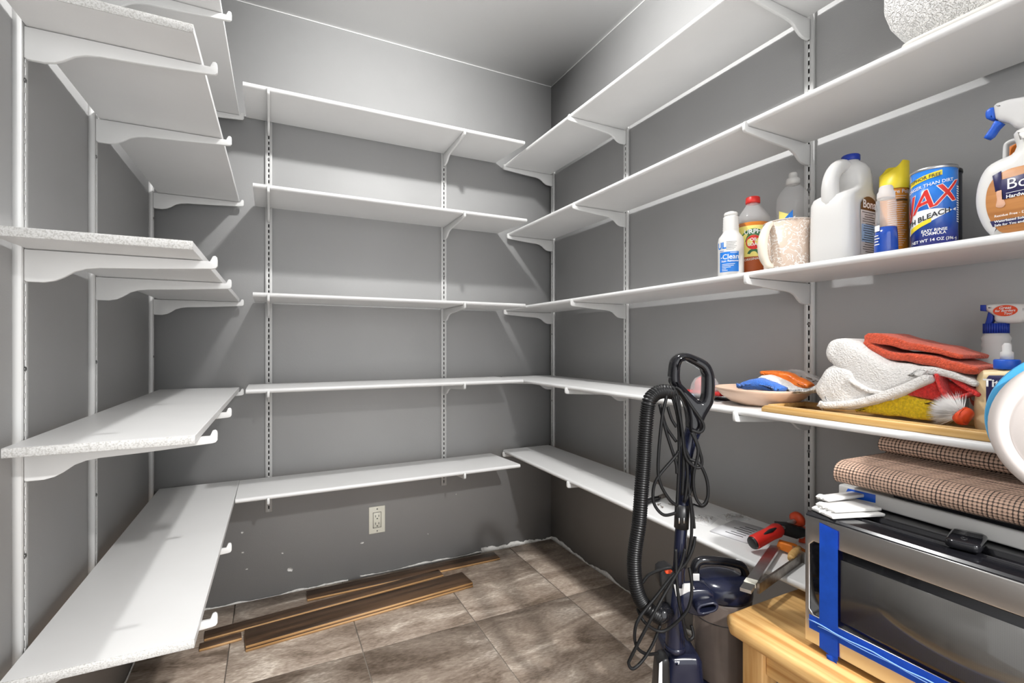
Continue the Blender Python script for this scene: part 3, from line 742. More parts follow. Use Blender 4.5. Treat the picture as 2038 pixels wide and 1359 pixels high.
# ------------------------------------------------------------------ items on the fourth right shelf
Z4 = RB[3]+TH
def FRX(xp): return ((xp, 0, 0), (0,-1,0), (0,0,1))
def lump(pts, xp, T, R, wob=.003, wsc=45, res=.006, b=None, floor_z=None):
    pts = [(y, max(z, floor_z) if floor_z else z) for y, z in pts]
    b = b or B(); b.pillow([(-y, z) for y, z in pts], T, R, FRX(xp), steps=5, wob=wob, wsc=wsc, res=res); return b
# shallow peach bowl
c = (1.165, .853)
t = thing('bowl', 'shallow peach ceramic bowl holding folded cloths on the right shelf', 'bowl', (*c, Z4))
part('bowl_body', B().lathe([(.001,.0),(.052,0),(.055,.001),(.078,.009),(.100,.024),(.112,.038),(.1175,.046),(.1155,.0465),(.108,.039),(.094,.026),(.072,.013),(.001,.008)], (*c, Z4), 56), 'bowl_peach', t, ang=60)
o = lump([(0.8806, 0.9189), (0.8699, 0.9329), (0.8301, 0.9472), (0.8019, 0.9452), (0.7541, 0.9289), (0.7593, 0.92), (0.8301, 0.9178)], 1.112, .040, .014, .002, 60)
solid('cleaning_cloth', o, 'towel_blue', 'blue folded cleaning cloth in the peach bowl', 'cloth', (1.105, .86, Z4+.055), 'cloths in the bowl')
o = lump([(0.8424, 0.9469), (0.8337, 0.9539), (0.8084, 0.9528), (0.7786, 0.9408), (0.7488, 0.9282), (0.706, 0.9281), (0.6804, 0.9383), (0.6782, 0.9338), (0.7119, 0.9181), (0.7577, 0.9152), (0.7947, 0.9246), (0.8395, 0.9314)], 1.148, .044, .010, .002, 60)
solid('cleaning_cloth', o, 'towel_white', 'off-white folded cloth lying over the blue cloth in the bowl', 'cloth', (1.128, .80, Z4+.06), 'cloths in the bowl')
mat('packet_orange', (.80,.20,.02), .3, col2=(.62,.12,.01), vscale=40, bump=.8, bscale=60, bdist=.004)
o = lump([(0.864, 0.959), (0.8208, 0.9651), (0.78, 0.9594), (0.7329, 0.935), (0.7478, 0.9264), (0.7867, 0.9285), (0.8278, 0.9385)], 1.180, .036, .010, .003, 70)
solid('plastic_packet', o, 'packet_orange', 'orange plastic packet on top of the cloths in the bowl', 'packet', (1.18, .82, Z4+.07))
o = lump([(0.8484, 0.9599), (0.8132, 0.9695), (0.7797, 0.9659), (0.7291, 0.9434), (0.7291, 0.9309), (0.7667, 0.9255), (0.8132, 0.9457)], 1.226, .022, .008, .003, 60)
bag = thing('hardware_bag', 'crumpled clear bag of small hardware at the back of the bowl', 'bag', (1.226, .78, Z4+.06))
part('film', o, 'bag_clear', bag)
o = B()
for k in range(14):
    p = Vector((1.212, random.uniform(.74,.80), Z4+.065+random.uniform(0,.014))); q = p+Vector((0, random.uniform(-.01,.01), random.uniform(-.004,.004))); o.cyl(p, q, .0016, seg=6)
part('small_screws', o, 'old_steel', bag, kind='stuff')

# red caster in blister pack, behind the vacuum handle
t = thing('caster_package', 'red caster wheel in a clear blister pack on the shelf behind the vacuum handle', 'package', (1.18, 1.03, Z4))
mat('red_clear', (.60,.03,.03), .2)
part('backing_card', B().box(1.115, 1.215, .955, 1.12, Z4, Z4+.0015), 'print_black', t)
part('base_plate', B().box(1.135, 1.20, .965, 1.10, Z4+.012, Z4+.022, .003), 'red_clear', t)
part('wheel', B().cyl((1.155, 1.045, Z4+.035), (1.180, 1.045, Z4+.035), .0285, seg=28), 'red', t)
part('hub', B().cyl((1.150, 1.045, Z4+.035), (1.185, 1.045, Z4+.035), .009, seg=16), 'red_clear', t)
part('blister', B().lathe([(.046,.0015),(.045,.014),(.040,.040),(.030,.058),(.015,.066),(.001,.067)], (1.168, 1.045, Z4), 24), 'bag_clear', t)
part('blue_insert', B().box(1.118, 1.145, 1.06, 1.115, Z4+.0016, Z4+.011, .002), 'label_pale_blue', t)

# bamboo tray with towels
t = thing('bamboo_tray', 'light bamboo tray with raised rim along the shelf front under the towels', 'tray', (1.16, .45, Z4))
part('base_panel', B().box(1.074, 1.200, .132, .762, Z4+.0002, Z4+.004), 'bamboo', t)
x = B().pillow([(-.768,.0004),(-.122,.0004),(-.122,.0135),(-.126,.0155),(-.760,.0155),(-.768,.010)], .030, .0025, ((1.059,0,Z4), (0,-1,0), (0,0,1)), steps=2)
part('front_rail', x, 'bamboo', t)
part('back_rail', B().box(1.200, 1.215, .122, .772, Z4+.0004, Z4+.0155, .002), 'bamboo', t)
for y0 in (.760, .122): part('end_rail', B().box(1.0745, 1.1995, y0, y0+.012, Z4+.0042, Z4+.0155, .001), 'bamboo', t)
x = B()
for y0, y1 in ((.60,.755), (.38,.585), (.18,.36)):
    q = [(1.0595+.0042*math.cos(a), (y0 if math.sin(a) < 0 else y1)+.0042*math.sin(a)) for a in [2*PI*k/16 for k in range(16)]]
    x.add([(px_, py, Z4+.01575) for px_, py in q], [tuple(range(16))])
mat('bamboo_pale', (.74,.52,.26), .4)
part('inlay', x, 'bamboo_pale', t, 'paler rounded strip along the rail top')
# ZY helper: crop coordinates -> outline (precomputed)
F4 = Z4+.0045
def fold(b, pts, th, xc, T, wob=.0025, wsc=40, res=.005):
    """a folded sheet of cloth: centre line (y, z) with a thickness at each point, T deep across the shelf"""
    n = len(pts); Q = []
    for i in range(n-1):
        g_ = lambda j: Vector((pts[max(0, min(n-1, j))][0], pts[max(0, min(n-1, j))][1], 0)); p0, p1, p2, p3 = g_(i-1), g_(i), g_(i+1), g_(i+2)
        m_ = max(2, int((p2-p1).length/res))
        for k in range(m_):
            q = k/m_; v = .5*((2*p1)+(p2-p0)*q+(2*p0-5*p1+4*p2-p3)*q*q+(3*p1-p0-3*p2+p3)*q**3); Q.append((v, th[i]*(1-q)+th[i+1]*q))
    Q.append((Vector((pts[-1][0], pts[-1][1], 0)), th[-1]))
    a_, c_ = [], []
    for i, (v, h_) in enumerate(Q):
        d_ = (Q[min(i+1, len(Q)-1)][0]-Q[max(i-1, 0)][0]).normalized(); nn = Vector((-d_.y, d_.x, 0))*h_/2
        a_.append(v+nn); c_.append(v-nn)
    def capp(v, d_, h_): return [v+d_*h_*.35+Vector((-d_.y, d_.x, 0))*h_*.3, v+d_*h_*.35-Vector((-d_.y, d_.x, 0))*h_*.3]
    d1 = (Q[-1][0]-Q[-2][0]).normalized(); d0 = (Q[0][0]-Q[1][0]).normalized()
    out = a_+capp(Q[-1][0], d1, Q[-1][1])+c_[::-1]+capp(Q[0][0], d0, Q[0][1])
    b.pillow([(-v.x, v.y) for v in out], T, min(th)*.46, FRX(xc), steps=4, wob=wob, wsc=wsc); return b
o = lump([(0.6555, 1.0172), (0.6468, 1.0373), (0.6277, 1.0438), (0.5874, 1.0402), (0.5617, 1.0183), (0.5301, 1.0007), (0.4879, 0.9932), (0.458, 0.9868), (0.4642, 0.9724), (0.4879, 0.9537), (0.5086, 0.9403), (0.5525, 0.9242), (0.5953, 0.9477), (0.6309, 0.9824), (0.649, 0.9972)], 1.150, .120, .020, .005, 26)
fold(o, [(0.4951, 0.984), (0.4594, 0.9838), (0.4296, 0.9779), (0.3988, 0.9637)], [.020,.014,.012,.010], 1.150, .100)
lump([(0.6723, 0.9276), (0.6611, 0.9611), (0.6331, 0.989), (0.5983, 0.9818), (0.5526, 0.945), (0.5087, 0.9426), (0.5003, 0.9356), (0.5417, 0.9166), (0.5572, 0.9098), (0.6003, 0.8955), (0.6524, 0.8915), (0.67, 0.8973), (0.6589, 0.9075)], 1.112, .050, .018, .004, 32, b=o, floor_z=F4+.004)
fold(o, [(0.6466, 0.9002), (0.597, 0.9079), (0.5495, 0.9232), (0.5059, 0.9431), (0.4609, 0.9693)], [.014,.015,.016,.018,.016], 1.093, .030, .0015)
fold(o, [(0.5943, 0.958), (0.5562, 0.9391), (0.5162, 0.9366)], [.006,.008,.006], 1.088, .014, .0010)
solid('towel', o, 'towel_white', 'white terry towel crumpled in the bamboo tray', 'towel', (1.16, .58, F4), 'towels in the bamboo tray', ang=70)
o = fold(B(), [(0.4198, 1.0111), (0.4565, 1.0224), (0.5044, 1.0328), (0.548, 1.044), (0.5702, 1.0453)], [.008,.012,.016,.021,.022], 1.160, .110)
fold(o, [(0.4004, 0.9868), (0.4269, 0.9937), (0.472, 1.0042), (0.5128, 1.0101), (0.5345, 1.0126), (0.559, 1.0246), (0.574, 1.037)], [.014,.018,.019,.017,.015,.014,.014], 1.156, .104)
solid('towel', o, 'towel_rust', 'rust red towel folded on top of the white towel', 'towel', (1.17, .52, Z4+.12), 'towels in the bamboo tray', ang=70)
o = lump([(0.5027, 0.9379), (0.4863, 0.9586), (0.4588, 0.9784), (0.4504, 0.9769), (0.4452, 0.9532), (0.4327, 0.9341), (0.4415, 0.9277), (0.4696, 0.9295), (0.4879, 0.9324)], 1.122, .040, .009, .003, 40)
fold(o, [(0.4514, 0.977), (0.4477, 0.9606), (0.4395, 0.9419), (0.4278, 0.9348), (0.4054, 0.9468)], [.006,.006,.006,.006,.005], 1.116, .042, .0012)
fold(o, [(0.4517, 0.9777), (0.4368, 0.9758), (0.4195, 0.9623), (0.396, 0.9446)], [.007,.008,.009,.008], 1.136, .062, .0012)
lump([(0.451, 0.9632), (0.4346, 0.9597), (0.4097, 0.9426), (0.431, 0.937), (0.4435, 0.9432)], 1.145, .04, .006, .002, 40, b=o)
solid('towel', o, 'towel_red', 'bright red towel with a curled open fold below the rust towel', 'towel', (1.14, .47, Z4+.03), 'towels in the bamboo tray', ang=70)
o = lump([(0.5981, 0.8925), (0.573, 0.9057), (0.533, 0.9273), (0.5051, 0.9364), (0.4787, 0.931), (0.4499, 0.9248), (0.4609, 0.916), (0.4622, 0.8922), (0.4852, 0.8898), (0.5189, 0.8908), (0.5714, 0.8907)], 1.124, .040, .007, .003, 35, floor_z=F4+.0045)
solid('towel', o, 'towel_yellow', 'yellow towel squeezed under the white and red towels', 'towel', (1.12, .50, F4), 'towels in the bamboo tray', ang=70)
# scrub brush
bc = Vector([1.095, 0.4302, 0.9294])
t = thing('scrub_brush', 'white bristle scrub brush with a red handle at the tray rim', 'brush', (bc.x, bc.y, F4))
x = B(); rnd = random.Random(4); hub = bc+Vector((-.004,-.020,-.022))
for k in range(900):
    d = Vector((rnd.gauss(-.3,.45), rnd.gauss(.75,.35), rnd.gauss(.45,.42)))
    d.normalize(); L_ = rnd.uniform(.040,.052); p0 = hub+d*.008; p1 = hub+d*L_+Vector((0,0,-.004))
    if p1.z < F4+.003 or p1.x < 1.062 or p0.z < F4+.003: continue
    s_ = d.orthogonal().normalized()*.0007; s2 = d.cross(s_)
    x.add([p0-s_, p0+s_*.5+s2, p0+s_*.5-s2, p1], [(0,1,3), (1,2,3), (2,0,3)])
mat('bristle', (.84,.81,.79), .6)
part('bristles', x, 'bristle', t, 'soft white bristles', kind='stuff')
part('handle', B().tube([hub+Vector((0,.006,.004)), hub, hub+Vector((.0,-.006,.0)), hub+Vector((.0,-.011,-.002))], [.013,.017,.015,.009], 14, 4), 'orange_red', t, 'red handle')

# grease remover trigger bottle
c = (1.258, .4225); a0 = face(c)
t = thing('trigger_spray_bottle', 'translucent trigger spray bottle with navy collar and trigger beside the towels', 'spray bottle', (*c, Z4))
pr = [(.001,0),(.034,0),(.0375,.004),(.0385,.060),(.0375,.095),(.032,.112),(.0225,.122)]+[(.0205+(.0012 if k % 2 else -.0006), .126+.0065*k) for k in range(8)]+[(.0165,.182),(.001,.182)]
part('bottle_body', B().lathe(pr, (*c, Z4), 32), 'plastic_hazy', t)
x = B()
for k in range(30):
    a = 2*PI*k/30; x.tube([(c[0]+.0166*math.cos(a), c[1]+.0166*math.sin(a), Z4+.181), (c[0]+.0166*math.cos(a), c[1]+.0166*math.sin(a), Z4+.200)], .0022, 5)
x.lathe([(.001,.181),(.0168,.181),(.0168,.200),(.001,.200)], (*c, Z4), 24)
part('collar', x, 'blue_cap', t, 'ribbed navy collar')
fg = FRX(c[0]); pl = lambda pts: [(-p[0], p[1]) for p in pts]
part('sprayer_head', B().pillow(pl([(0.4346, 1.1106), (0.4346, 1.0998), (0.4228, 1.0883), (0.4199, 1.0755), (0.385, 1.0741), (0.3769, 1.0896), (0.3717, 1.105), (0.3959, 1.1106)]), .026, .008, fg, res=.006), 'plastic_white', t)
part('nozzle', B().pillow(pl([(0.4436, 1.1113), (0.4436, 1.0994), (0.4338, 1.0978), (0.4338, 1.1106)]), .018, .003, fg), 'blue_cap', t)
part('trigger', B().pillow(pl([(0.4316, 1.0986), (0.4361, 1.0782), (0.4406, 1.0635), (0.4361, 1.0614), (0.4301, 1.0701), (0.4243, 1.0816), (0.425, 1.0933)]), .014, .003, fg, res=.004), 'blue_cap', t)
q = [1.243, 0.405, 1.0974]
x = B(); n = 20; x.add([(1.2438, q[1]-.0175*math.cos(2*PI*k/n), q[2]+.0105*math.sin(2*PI*k/n)) for k in range(n)], [tuple(range(n))])
part('oval_sticker', x, 'orange_red', t)
x = B().text('Great', .0072, fr=((1.2432, q[1], q[2]+.0052), (0,-1,0), (0,0,1)), shear=.2, bold=.02); x.text('for Borders', .0060, fr=((1.2432, q[1], q[2]-.0002), (0,-1,0), (0,0,1)), shear=.2, bold=.02); x.text('Too!', .0060, fr=((1.2432, q[1]-.004, q[2]-.0056), (0,-1,0), (0,0,1)), shear=.2, bold=.02)
part('sticker_lettering', x, 'print_white', t)
x = B(); disc(x, c, .0385, a0-.62, Z4+.060, .024, .0006)
part('round_label', x, 'orange_red', t)
part('label_lettering', B().text('Go', .024, cyl=(c, .0385, a0-.58, Z4+.060, 0), bold=.03, thick=.0010), 'print_white', t)

# wood glue bottle
c = (1.13, .372)
t = thing('glue_bottle', 'cream wood glue bottle with a blue cap and blue label', 'bottle', (*c, Z4+.0045))
mat('glue_cream', (.80,.63,.36), .4)
part('bottle_body', B().pillow(pl([(0.4012, 0.8792), (0.4019, 0.9736), (0.3991, 0.9844), (0.393, 0.9883), (0.3434, 0.9906), (0.3386, 0.9833), (0.3374, 0.8872)]), .040, .012, FRX(1.13), res=.008), 'glue_cream', t)
q = [1.13, 0.3656, 1.0016]
part('cap', B().lathe([(.001,-.011),(.0165,-.011),(.017,-.009),(.017,.004),(.0155,.006),(.001,.006)], q, 24), 'blue_bright', t)
part('nozzle', B().lathe([(.001,.006),(.0085,.006),(.0085,.018),(.0060,.020),(.0060,.030),(.0035,.034),(.001,.034)], q, 20), 'plastic_hazy', t)
yc = 0.3613
part('blue_label', B().pillow(pl([(0.3851, 0.8899), (0.3857, 0.9726), (0.3818, 0.9798), (0.3394, 0.9821), (0.337, 0.8972)]), .0012, .0005, FRX(1.1092), steps=1), 'label_navy', t)
q = [1.108, 0.3887, 0.9663]
part('lettering', B().text('Titebond', .018, fr=((1.1078, q[1], q[2]), (0,-1,0), (0,0,1)), align='LEFT', bold=.03), 'print_white', t)

# ------------------------------------------------------------------ bench and microwave
ZB = .467
t = thing('wooden_bench', 'honey pine bench with rounded edges holding the microwave', 'bench', (1.05, .38, 0))
x = B().pillow([(.848,.04),(.842,.05),(.842,.690),(.862,.714),(1.24,.714),(1.26,.70),(1.26,.05),(1.25,.04)], .032, .011, ((0,0,ZB-.016), (1,0,0), (0,1,0)), steps=4, res=.02)
part('bench_top', x, 'pine', t)
for lx, ly in ((.876,.642), (1.196,.642), (.876,.085), (1.196,.085)):
    part('leg', B().box(lx, lx+.046, ly, ly+.046, 0.0005, ZB-.0325, .003, 2), 'pine_z', t)
part('apron', B().box(.886, .906, .132, .641, ZB-.095, ZB-.033, .002), 'pine', t); part('apron', B().box(1.206, 1.226, .132, .641, ZB-.095, ZB-.033, .002), 'pine', t)
part('apron', B().box(.923, 1.195, .655, .675, ZB-.095, ZB-.033, .002), 'pine_x', t); part('apron', B().box(.923, 1.195, .098, .118, ZB-.095, ZB-.033, .002), 'pine_x', t)

mx0, my0, my1, mz0, mz1 = .900, .070, .571, .4785, .7185
t = thing('microwave_oven', 'black and stainless steel microwave oven with blue tape on its door', 'microwave', (1.06, .32, ZB))
part('case', B().box(.926, 1.238, my0+.004, my1-.004, mz0, mz1-.012, .004), 'black', t)
for fx in (.95, 1.20):
    for fy in (.11, .53): part('foot', B().cyl((fx, fy, ZB+.0003), (fx, fy, mz0), .012, seg=14), 'black', t)
# stainless door frame with window hole
fo = [(my0, mz0+.0), (my1, mz0+.0), (my1, mz1-.006), (my0, mz1-.006)]
fi = [(.20,.5315), (.555,.5315), (.5625,.540), (.5625,.660), (.555,.6680), (.20,.6680)]
x = B().pillow([(-y, z) for y, z in fo], .026, .0022, ((mx0+.013,0,0), (0,-1,0), (0,0,1)), holes=[[(-y, z) for y, z in fi]], steps=3)
dr = part('door_frame', x, 'stainless', t, 'brushed stainless door frame')
mat('mw_glass', (.006,.006,.007), .08, spec=.45)
gl = part('door_glass', B().box(mx0+.002, mx0+.020, .2003, .5622, .5318, .6677, .001, 1), 'mw_glass', t, 'black glass door window')
def mesh_mat():
    m = mat('window_mesh', (.035,.034,.033), .12, spec=.3); nt = m.node_tree; N = nt.nodes; L = nt.links; p = N['Principled BSDF']
    tc = N.new('ShaderNodeTexCoord'); v = N.new('ShaderNodeTexVoronoi'); v.inputs['Scale'].default_value = 420; v.inputs['Randomness'].default_value = 0
    L.new(tc.outputs['Object'], v.inputs['Vector']); r = N.new('ShaderNodeValToRGB'); r.color_ramp.elements[0].position = .25; r.color_ramp.elements[0].color = (.012,.012,.012,1); r.color_ramp.elements[1].position = .45; r.color_ramp.elements[1].color = (.055,.053,.05,1)
    L.new(v.outputs[0], r.inputs[0]); L.new(r.outputs[0], p.inputs['Base Color'])
mesh_mat()
part('window_mesh', B().box(mx0+.0014, mx0+.0024, .245, .508, .543, .652), 'window_mesh', gl, 'dotted inner window screen')
part('control_panel', B().box(mx0+.0005, mx0+.020, .080, .196, .500, .700, .002), 'black_gloss', t)
# top panel: ridged section extruded along y
sec = [(mx0+.004, mz1-.0125), (mx0+.001, mz1-.008), (mx0+.002, mz1-.004), (mx0+.006, mz1-.0005), (mx0+.012, mz1), (mx0+.040, mz1), (mx0+.043, mz1-.003), (mx0+.052, mz1-.003), (mx0+.054, mz1-.0005), (mx0+.058, mz1-.0005), (mx0+.061, mz1-.006), (mx0+.085, mz1-.006), (mx0+.089, mz1), (mx0+.094, mz1+.001), (mx0+.100, mz1), (1.236, mz1), (1.238, mz1-.004), (1.238, mz1-.0125)]
n = len(sec); x = B(); x.add([(p[0], my1-.001, p[1]) for p in sec]+[(p[0], my0+.001, p[1]) for p in sec], [tuple(range(n)), tuple(reversed(range(n, 2*n)))]+[(i, i+n, (i+1) % n+n, (i+1) % n) for i in range(n)]); x.recalc = True
part('top_panel', x, 'black_gloss', t, 'glossy black ridged top', ang=30)
# painter's tape
tp = thing('painters_tape', 'blue painters tape stuck in a cross on the microwave door', 'tape', (mx0-.001, .526, mz0))
def strip(y0, y1, za0, za1, zb0, zb1, xo, n=24, wv=.0006, seed=1):
    def f(u, v):
        y = y0+(y1-y0)*u; z = (za0+(zb0-za0)*u)*(1-v)+(za1+(zb1-za1)*u)*v
        return (mx0-xo-wv*abs(mnoise.noise(Vector((y*60, z*60, seed)))), y, z)
    b = B(); b.grid(f, n, 10); r_ = bmesh.ops.solidify(b.bm, geom=list(b.bm.faces), thickness=.0002); return b
x = strip(.5430, .5105, .4790, .7075, .4720, .7020, .0016, seed=2)
part('vertical_strip', x, 'blue_tape', tp)
part('horizontal_strip', strip(.5625, .205, .5045, .5300, .5070, .5335, .0006, 40, seed=5), 'blue_tape', tp)
x = B(); rnd = random.Random(6)
x.tube([(mx0-.0028, .5625-.36*k/30, .5200+.0012*math.sin(k*.9)-.0022*k/30+.0008*rnd.random()) for k in range(31)], .0011, 6); x.tube([(mx0-.0028, .545-.32*k/30, .5165+.0010*math.sin(k*.7)+.0006*rnd.random()) for k in range(31)], .0008, 6)
part('tape_crease', x, 'tape_fold', tp, 'pale folded crease along the tape')
x = strip(.529, .5115, .4610, .4760, .4585, .4760, .0022, 10, .004, 9); part('loose_end', x, 'blue_tape', tp)

# shallow white appliance with dark glass on top of the microwave
ang = math.atan2(1.042-1.0206, .592-.311)
mxb = Matrix.Translation((1.042, .592, mz1+.0012)) @ Matrix.Rotation(-ang, 4, 'Z')
t = thing('glass_top_scale', 'flat white appliance with a dark glass top lying on the microwave', 'appliance', (1.12, .40, mz1+.0012))
part('body', B().box(0, .175, -.46, 0, 0, .0275, .004, 3, mxb), 'plastic_white', t)
part('glass_top', B().box(.004, .170, -.45, -.10, .0278, .040, .002, 2, mxb), 'black_gloss', t, 'dark glass plate')
x = B().pillow([(.012,.006),(.020,.0235),(.072,.0255),(.072,.010)], .0006, .0002, (mxb @ Vector((-.0004,0,0)), (mxb.to_3x3() @ Vector((0,-1,0))), (0,0,1)), steps=1); part('sticker', x, 'blue_bright', t, 'blue sticker')

# brown woven mat folded over the appliance
path = [(1.13,.7615),(1.05,.7615),(1.005,.763),(.988,.766),(.9805,.776),(.9815,.790),(.992,.801),(1.020,.808),(1.060,.814),(1.085,.822),(1.102,.836),(1.106,.848),(1.096,.8545),(1.078,.8548),(1.062,.850),(1.0555,.840),(1.0590,.830),(1.0680,.8275),(1.0740,.834)]
P2 = []
for i in range(len(path)-1):
    g_ = lambda j: Vector((*path[max(0, min(len(path)-1, j))], 0)); p0, p1, p2, p3 = g_(i-1), g_(i), g_(i+1), g_(i+2)
    m_ = max(2, int((p2-p1).length/.0012))
    for k in range(m_):
        q = k/m_; P2.append(.5*((2*p1)+(p2-p0)*q+(2*p0-5*p1+4*p2-p3)*q*q+(3*p1-p0-3*p2+p3)*q**3))
P2.append(Vector((*path[-1], 0)))
sl = [0]
for i in range(1, len(P2)): sl.append(sl[-1]+(P2[i]-P2[i-1]).length)
ylen = .48; ny = 400; y_start = .566
pt = .0058
vs, cols = [], []
for i in range(len(P2)):
    tng = (P2[min(i+1, len(P2)-1)]-P2[max(i-1, 0)]).normalized(); nr = Vector((tng.y, -tng.x))
    for j in range(ny):
        y = -ylen*j/(ny-1); e = abs(math.sin(PI*sl[i]/pt))*abs(math.sin(PI*y/pt)); e = e**.6
        fl_ = math.sin(y*9+1)*.0015*(1 if P2[i].y > .78 else 0)
        shear_y = .010*(P2[i].y-.77)/.08
        vs.append((P2[i].x+nr.x*.0016*e, y_start+y-shear_y*0-(.040 if P2[i].y > .82 else .040*max(0, (P2[i].y-.806)/.014))*(1)+.0, P2[i].y+nr.y*.0016*e+fl_*.4)); cols.append(e)
fs = [(i*ny+j, i*ny+j+1, (i+1)*ny+j+1, (i+1)*ny+j) for i in range(len(P2)-1) for j in range(ny-1)]
bs = Vector((1.05, .33, .7605)); me = bpy.data.meshes.new('woven_mat'); me.from_pydata([tuple(Vector(v)-bs) for v in vs], [], fs)
at = me.attributes.new('weave', 'FLOAT', 'POINT'); at.data.foreach_set('value', cols)
me.polygons.foreach_set('use_smooth', [True]*len(me.polygons))
m = mat('mat_brown', (.30,.19,.13), .7); nt = m.node_tree; an = nt.nodes.new('ShaderNodeAttribute'); an.attribute_name = 'weave'; rp = nt.nodes.new('ShaderNodeValToRGB')
rp.color_ramp.elements[0].position = .25; rp.color_ramp.elements[0].color = (.025,.015,.011,1); rp.color_ramp.elements[1].position = .62; rp.color_ramp.elements[1].color = (.46,.31,.23,1)
nt.links.new(an.outputs['Fac'], rp.inputs[0]); nt.links.new(rp.outputs[0], nt.nodes['Principled BSDF'].inputs['Base Color'])
o = mk('woven_mat', me, 'mat_brown'); o.location = bs; tag(o, 'brown woven non-slip mat folded over on top of the flat white appliance', 'mat')

# folded white plastic pieces on the microwave corner
t = thing('folded_plastic', 'stack of folded white plastic strips on the microwave corner', 'plastic', (.97, .54, mz1))
for k, (x0, y0, L_, wd, an_, z) in enumerate(((.918,.570,.105,.052,-.35,.0012), (.924,.566,.100,.045,-.28,.0085), (.945,.578,.105,.026,-.12,.0160))):
    mm = Matrix.Translation((x0, y0, mz1+z)) @ Matrix.Rotation(an_, 4, 'Z')
    b = B().box(0, L_, -wd, 0, 0, .0065, .0022, 2); b.wobble(.0018, 90)
    for v in b.bm.verts: v.co = mm @ v.co
    part('folded_strip', b, 'plastic_white', t)
    b = B()
    for q in range(5):
        b.tube([(-.001+.003*math.sin(q*2.1), -wd*(q+.3)/5, .0035), (.006, -wd*(q+.5)/5, .0075+.001*math.sin(q*3)), (.014, -wd*(q+.6)/5, .0060)], .0018, 6, 3)
    for v in b.bm.verts: v.co = mm @ v.co
    part('torn_edge', b, 'plastic_white', t)

# black plastic clip on the microwave
t = thing('plastic_clip', 'glossy black plastic clip lying on the microwave top', 'clip', (.975, .36, mz1))
mm = Matrix.Translation((.972, .3615, mz1+.0015)) @ Matrix.Rotation(.22, 4, 'Z')
b = B().pillow([(-.036,-.017),(-.030,-.021),(.030,-.021),(.036,-.016),(.034,.017),(.028,.021),(-.030,.020),(-.036,.014)], .014, .005, ((0,0,.007), (1,0,0), (0,1,0)), res=.006)
for v in b.bm.verts: v.co = mm @ v.co
part('clip_body', b, 'black_gloss', t)
b = B()
for q in range(4): b.tube([(.004+.0055*q, -.017, .0142), (.004+.0055*q, .017, .0142)], .0010, 6)
b.tube([(-.018+.006*math.cos(2*PI*k/16), .0035*math.sin(2*PI*k/16), .0143) for k in range(16)], .0009, 6, closed=True)
for v in b.bm.verts: v.co = mm @ v.co
part('ridges', b, 'black', t)

# round white container standing on edge at the photo edge
cc = Vector((.950, .222, .918)); ax = Vector((.950, .222, -.06)).normalized()
rotm = ax.to_track_quat('Z', 'Y').to_matrix().to_4x4()
t = thing('round_container', 'round white plastic container with a blue rim standing on edge before the towel shelf', 'container', (cc.x, cc.y, .813))
mat('tub_white', (.58,.53,.505), .38)
x = B().lathe([(.001,.003),(.076,.003),(.079,.005),(.0815,.0045),(.085,.001),(.091,0),(.098,.004),(.1025,.012),(.1035,.022),(.1035,.036),(.001,.036)], tuple(cc), 64, mx=rotm); part('tub', x, 'tub_white', t, ang=50)
x = B().lathe([(.096,.036),(.103,.036),(.1045,.039),(.1045,.046),(.103,.049),(.096,.049)], tuple(cc+Vector((0,.0045,.009))), 64, mx=rotm); x.recalc = True
mat('rim_blue', (.06,.36,.66), .4); part('rim', x, 'rim_blue', t, 'light blue rim')
# ------------------------------------------------------------------ clutter on the lowest right shelf
Z5 = RB[4]+TH
def bar(b, p0, p1, w, h):
    p0, p1 = Vector(p0), Vector(p1); d = (p1-p0).normalized(); s_ = d.cross(Vector((0,0,1))).normalized(); u_ = s_.cross(d)
    vs = [p+s_*a*w/2+u_*c_*h/2 for p in (p0, p1) for a, c_ in ((-1,-1),(1,-1),(1,1),(-1,1))]
    b.add(vs, [(3,2,1,0),(4,5,6,7),(0,1,5,4),(1,2,6,5),(2,3,7,6),(3,0,4,7)]); b.recalc = True; return b
t = thing('bar_clamp', 'bar clamp with a red grip, orange jaw and shiny bar overhanging the lowest shelf', 'clamp', (1.10, .80, Z5), 'bar clamps')
part('bar', bar(B(), (.889,.690,Z5+.0125), (1.150,.806,Z5+.0125), .022, .007), 'steel', t)
part('tape_scrap', bar(B(), (.920,.7038,Z5+.0125), (.940,.7127,Z5+.0125), .0236, .0086), 'outlet_cream', t)
h0 = Vector([1.0879, 0.8224, 0.5335]); h1 = Vector([1.1803, 0.8147, 0.556]); hv = (h1-h0).normalized()
part('grip', B().tube([h0, h0+hv*.006, h0+hv*.03, h0+(h1-h0)*.6, h1-hv*.012, h1], [.0165,.0178,.0172,.0165,.0185,.014], 20, 3), 'red', t, 'red plastic grip')
part('grip_end', B().tube([h0-hv*.006, h0-hv*.004, h0+hv*.002], [.010,.0150,.0172], 20), 'black', t)
part('grip_inlay', B().tube([h0+hv*.030+Vector((-.004,-.008,.0125)), h0+hv*.055+Vector((-.004,-.008,.0125)), h0+hv*.080+Vector((-.004,-.008,.0115))], [.002,.0055,.002], 10, 4), 'black', t)
h2 = h1+hv*.055
part('spindle', B().tube([h1+hv*(.055*k/24) for k in range(25)], [.0062+.0008*(k % 2) for k in range(25)], 12), 'steel', t)
part('jaw', B().pillow([(-.02,-.014),(.030,-.020),(.055,-.006),(.050,.010),(.01,.016),(-.02,.012)], .018, .004, (h1+hv*.012+Vector((.004,.002,-.004)), (.75,-.66,-.12), (0,0,1))), 'black', t, 'black fixed jaw')
part('swivel_pad', B().tube([h2, h2+hv*.006, h2+hv*.016], [.010,.020,.020], 16), 'orange_red', t)
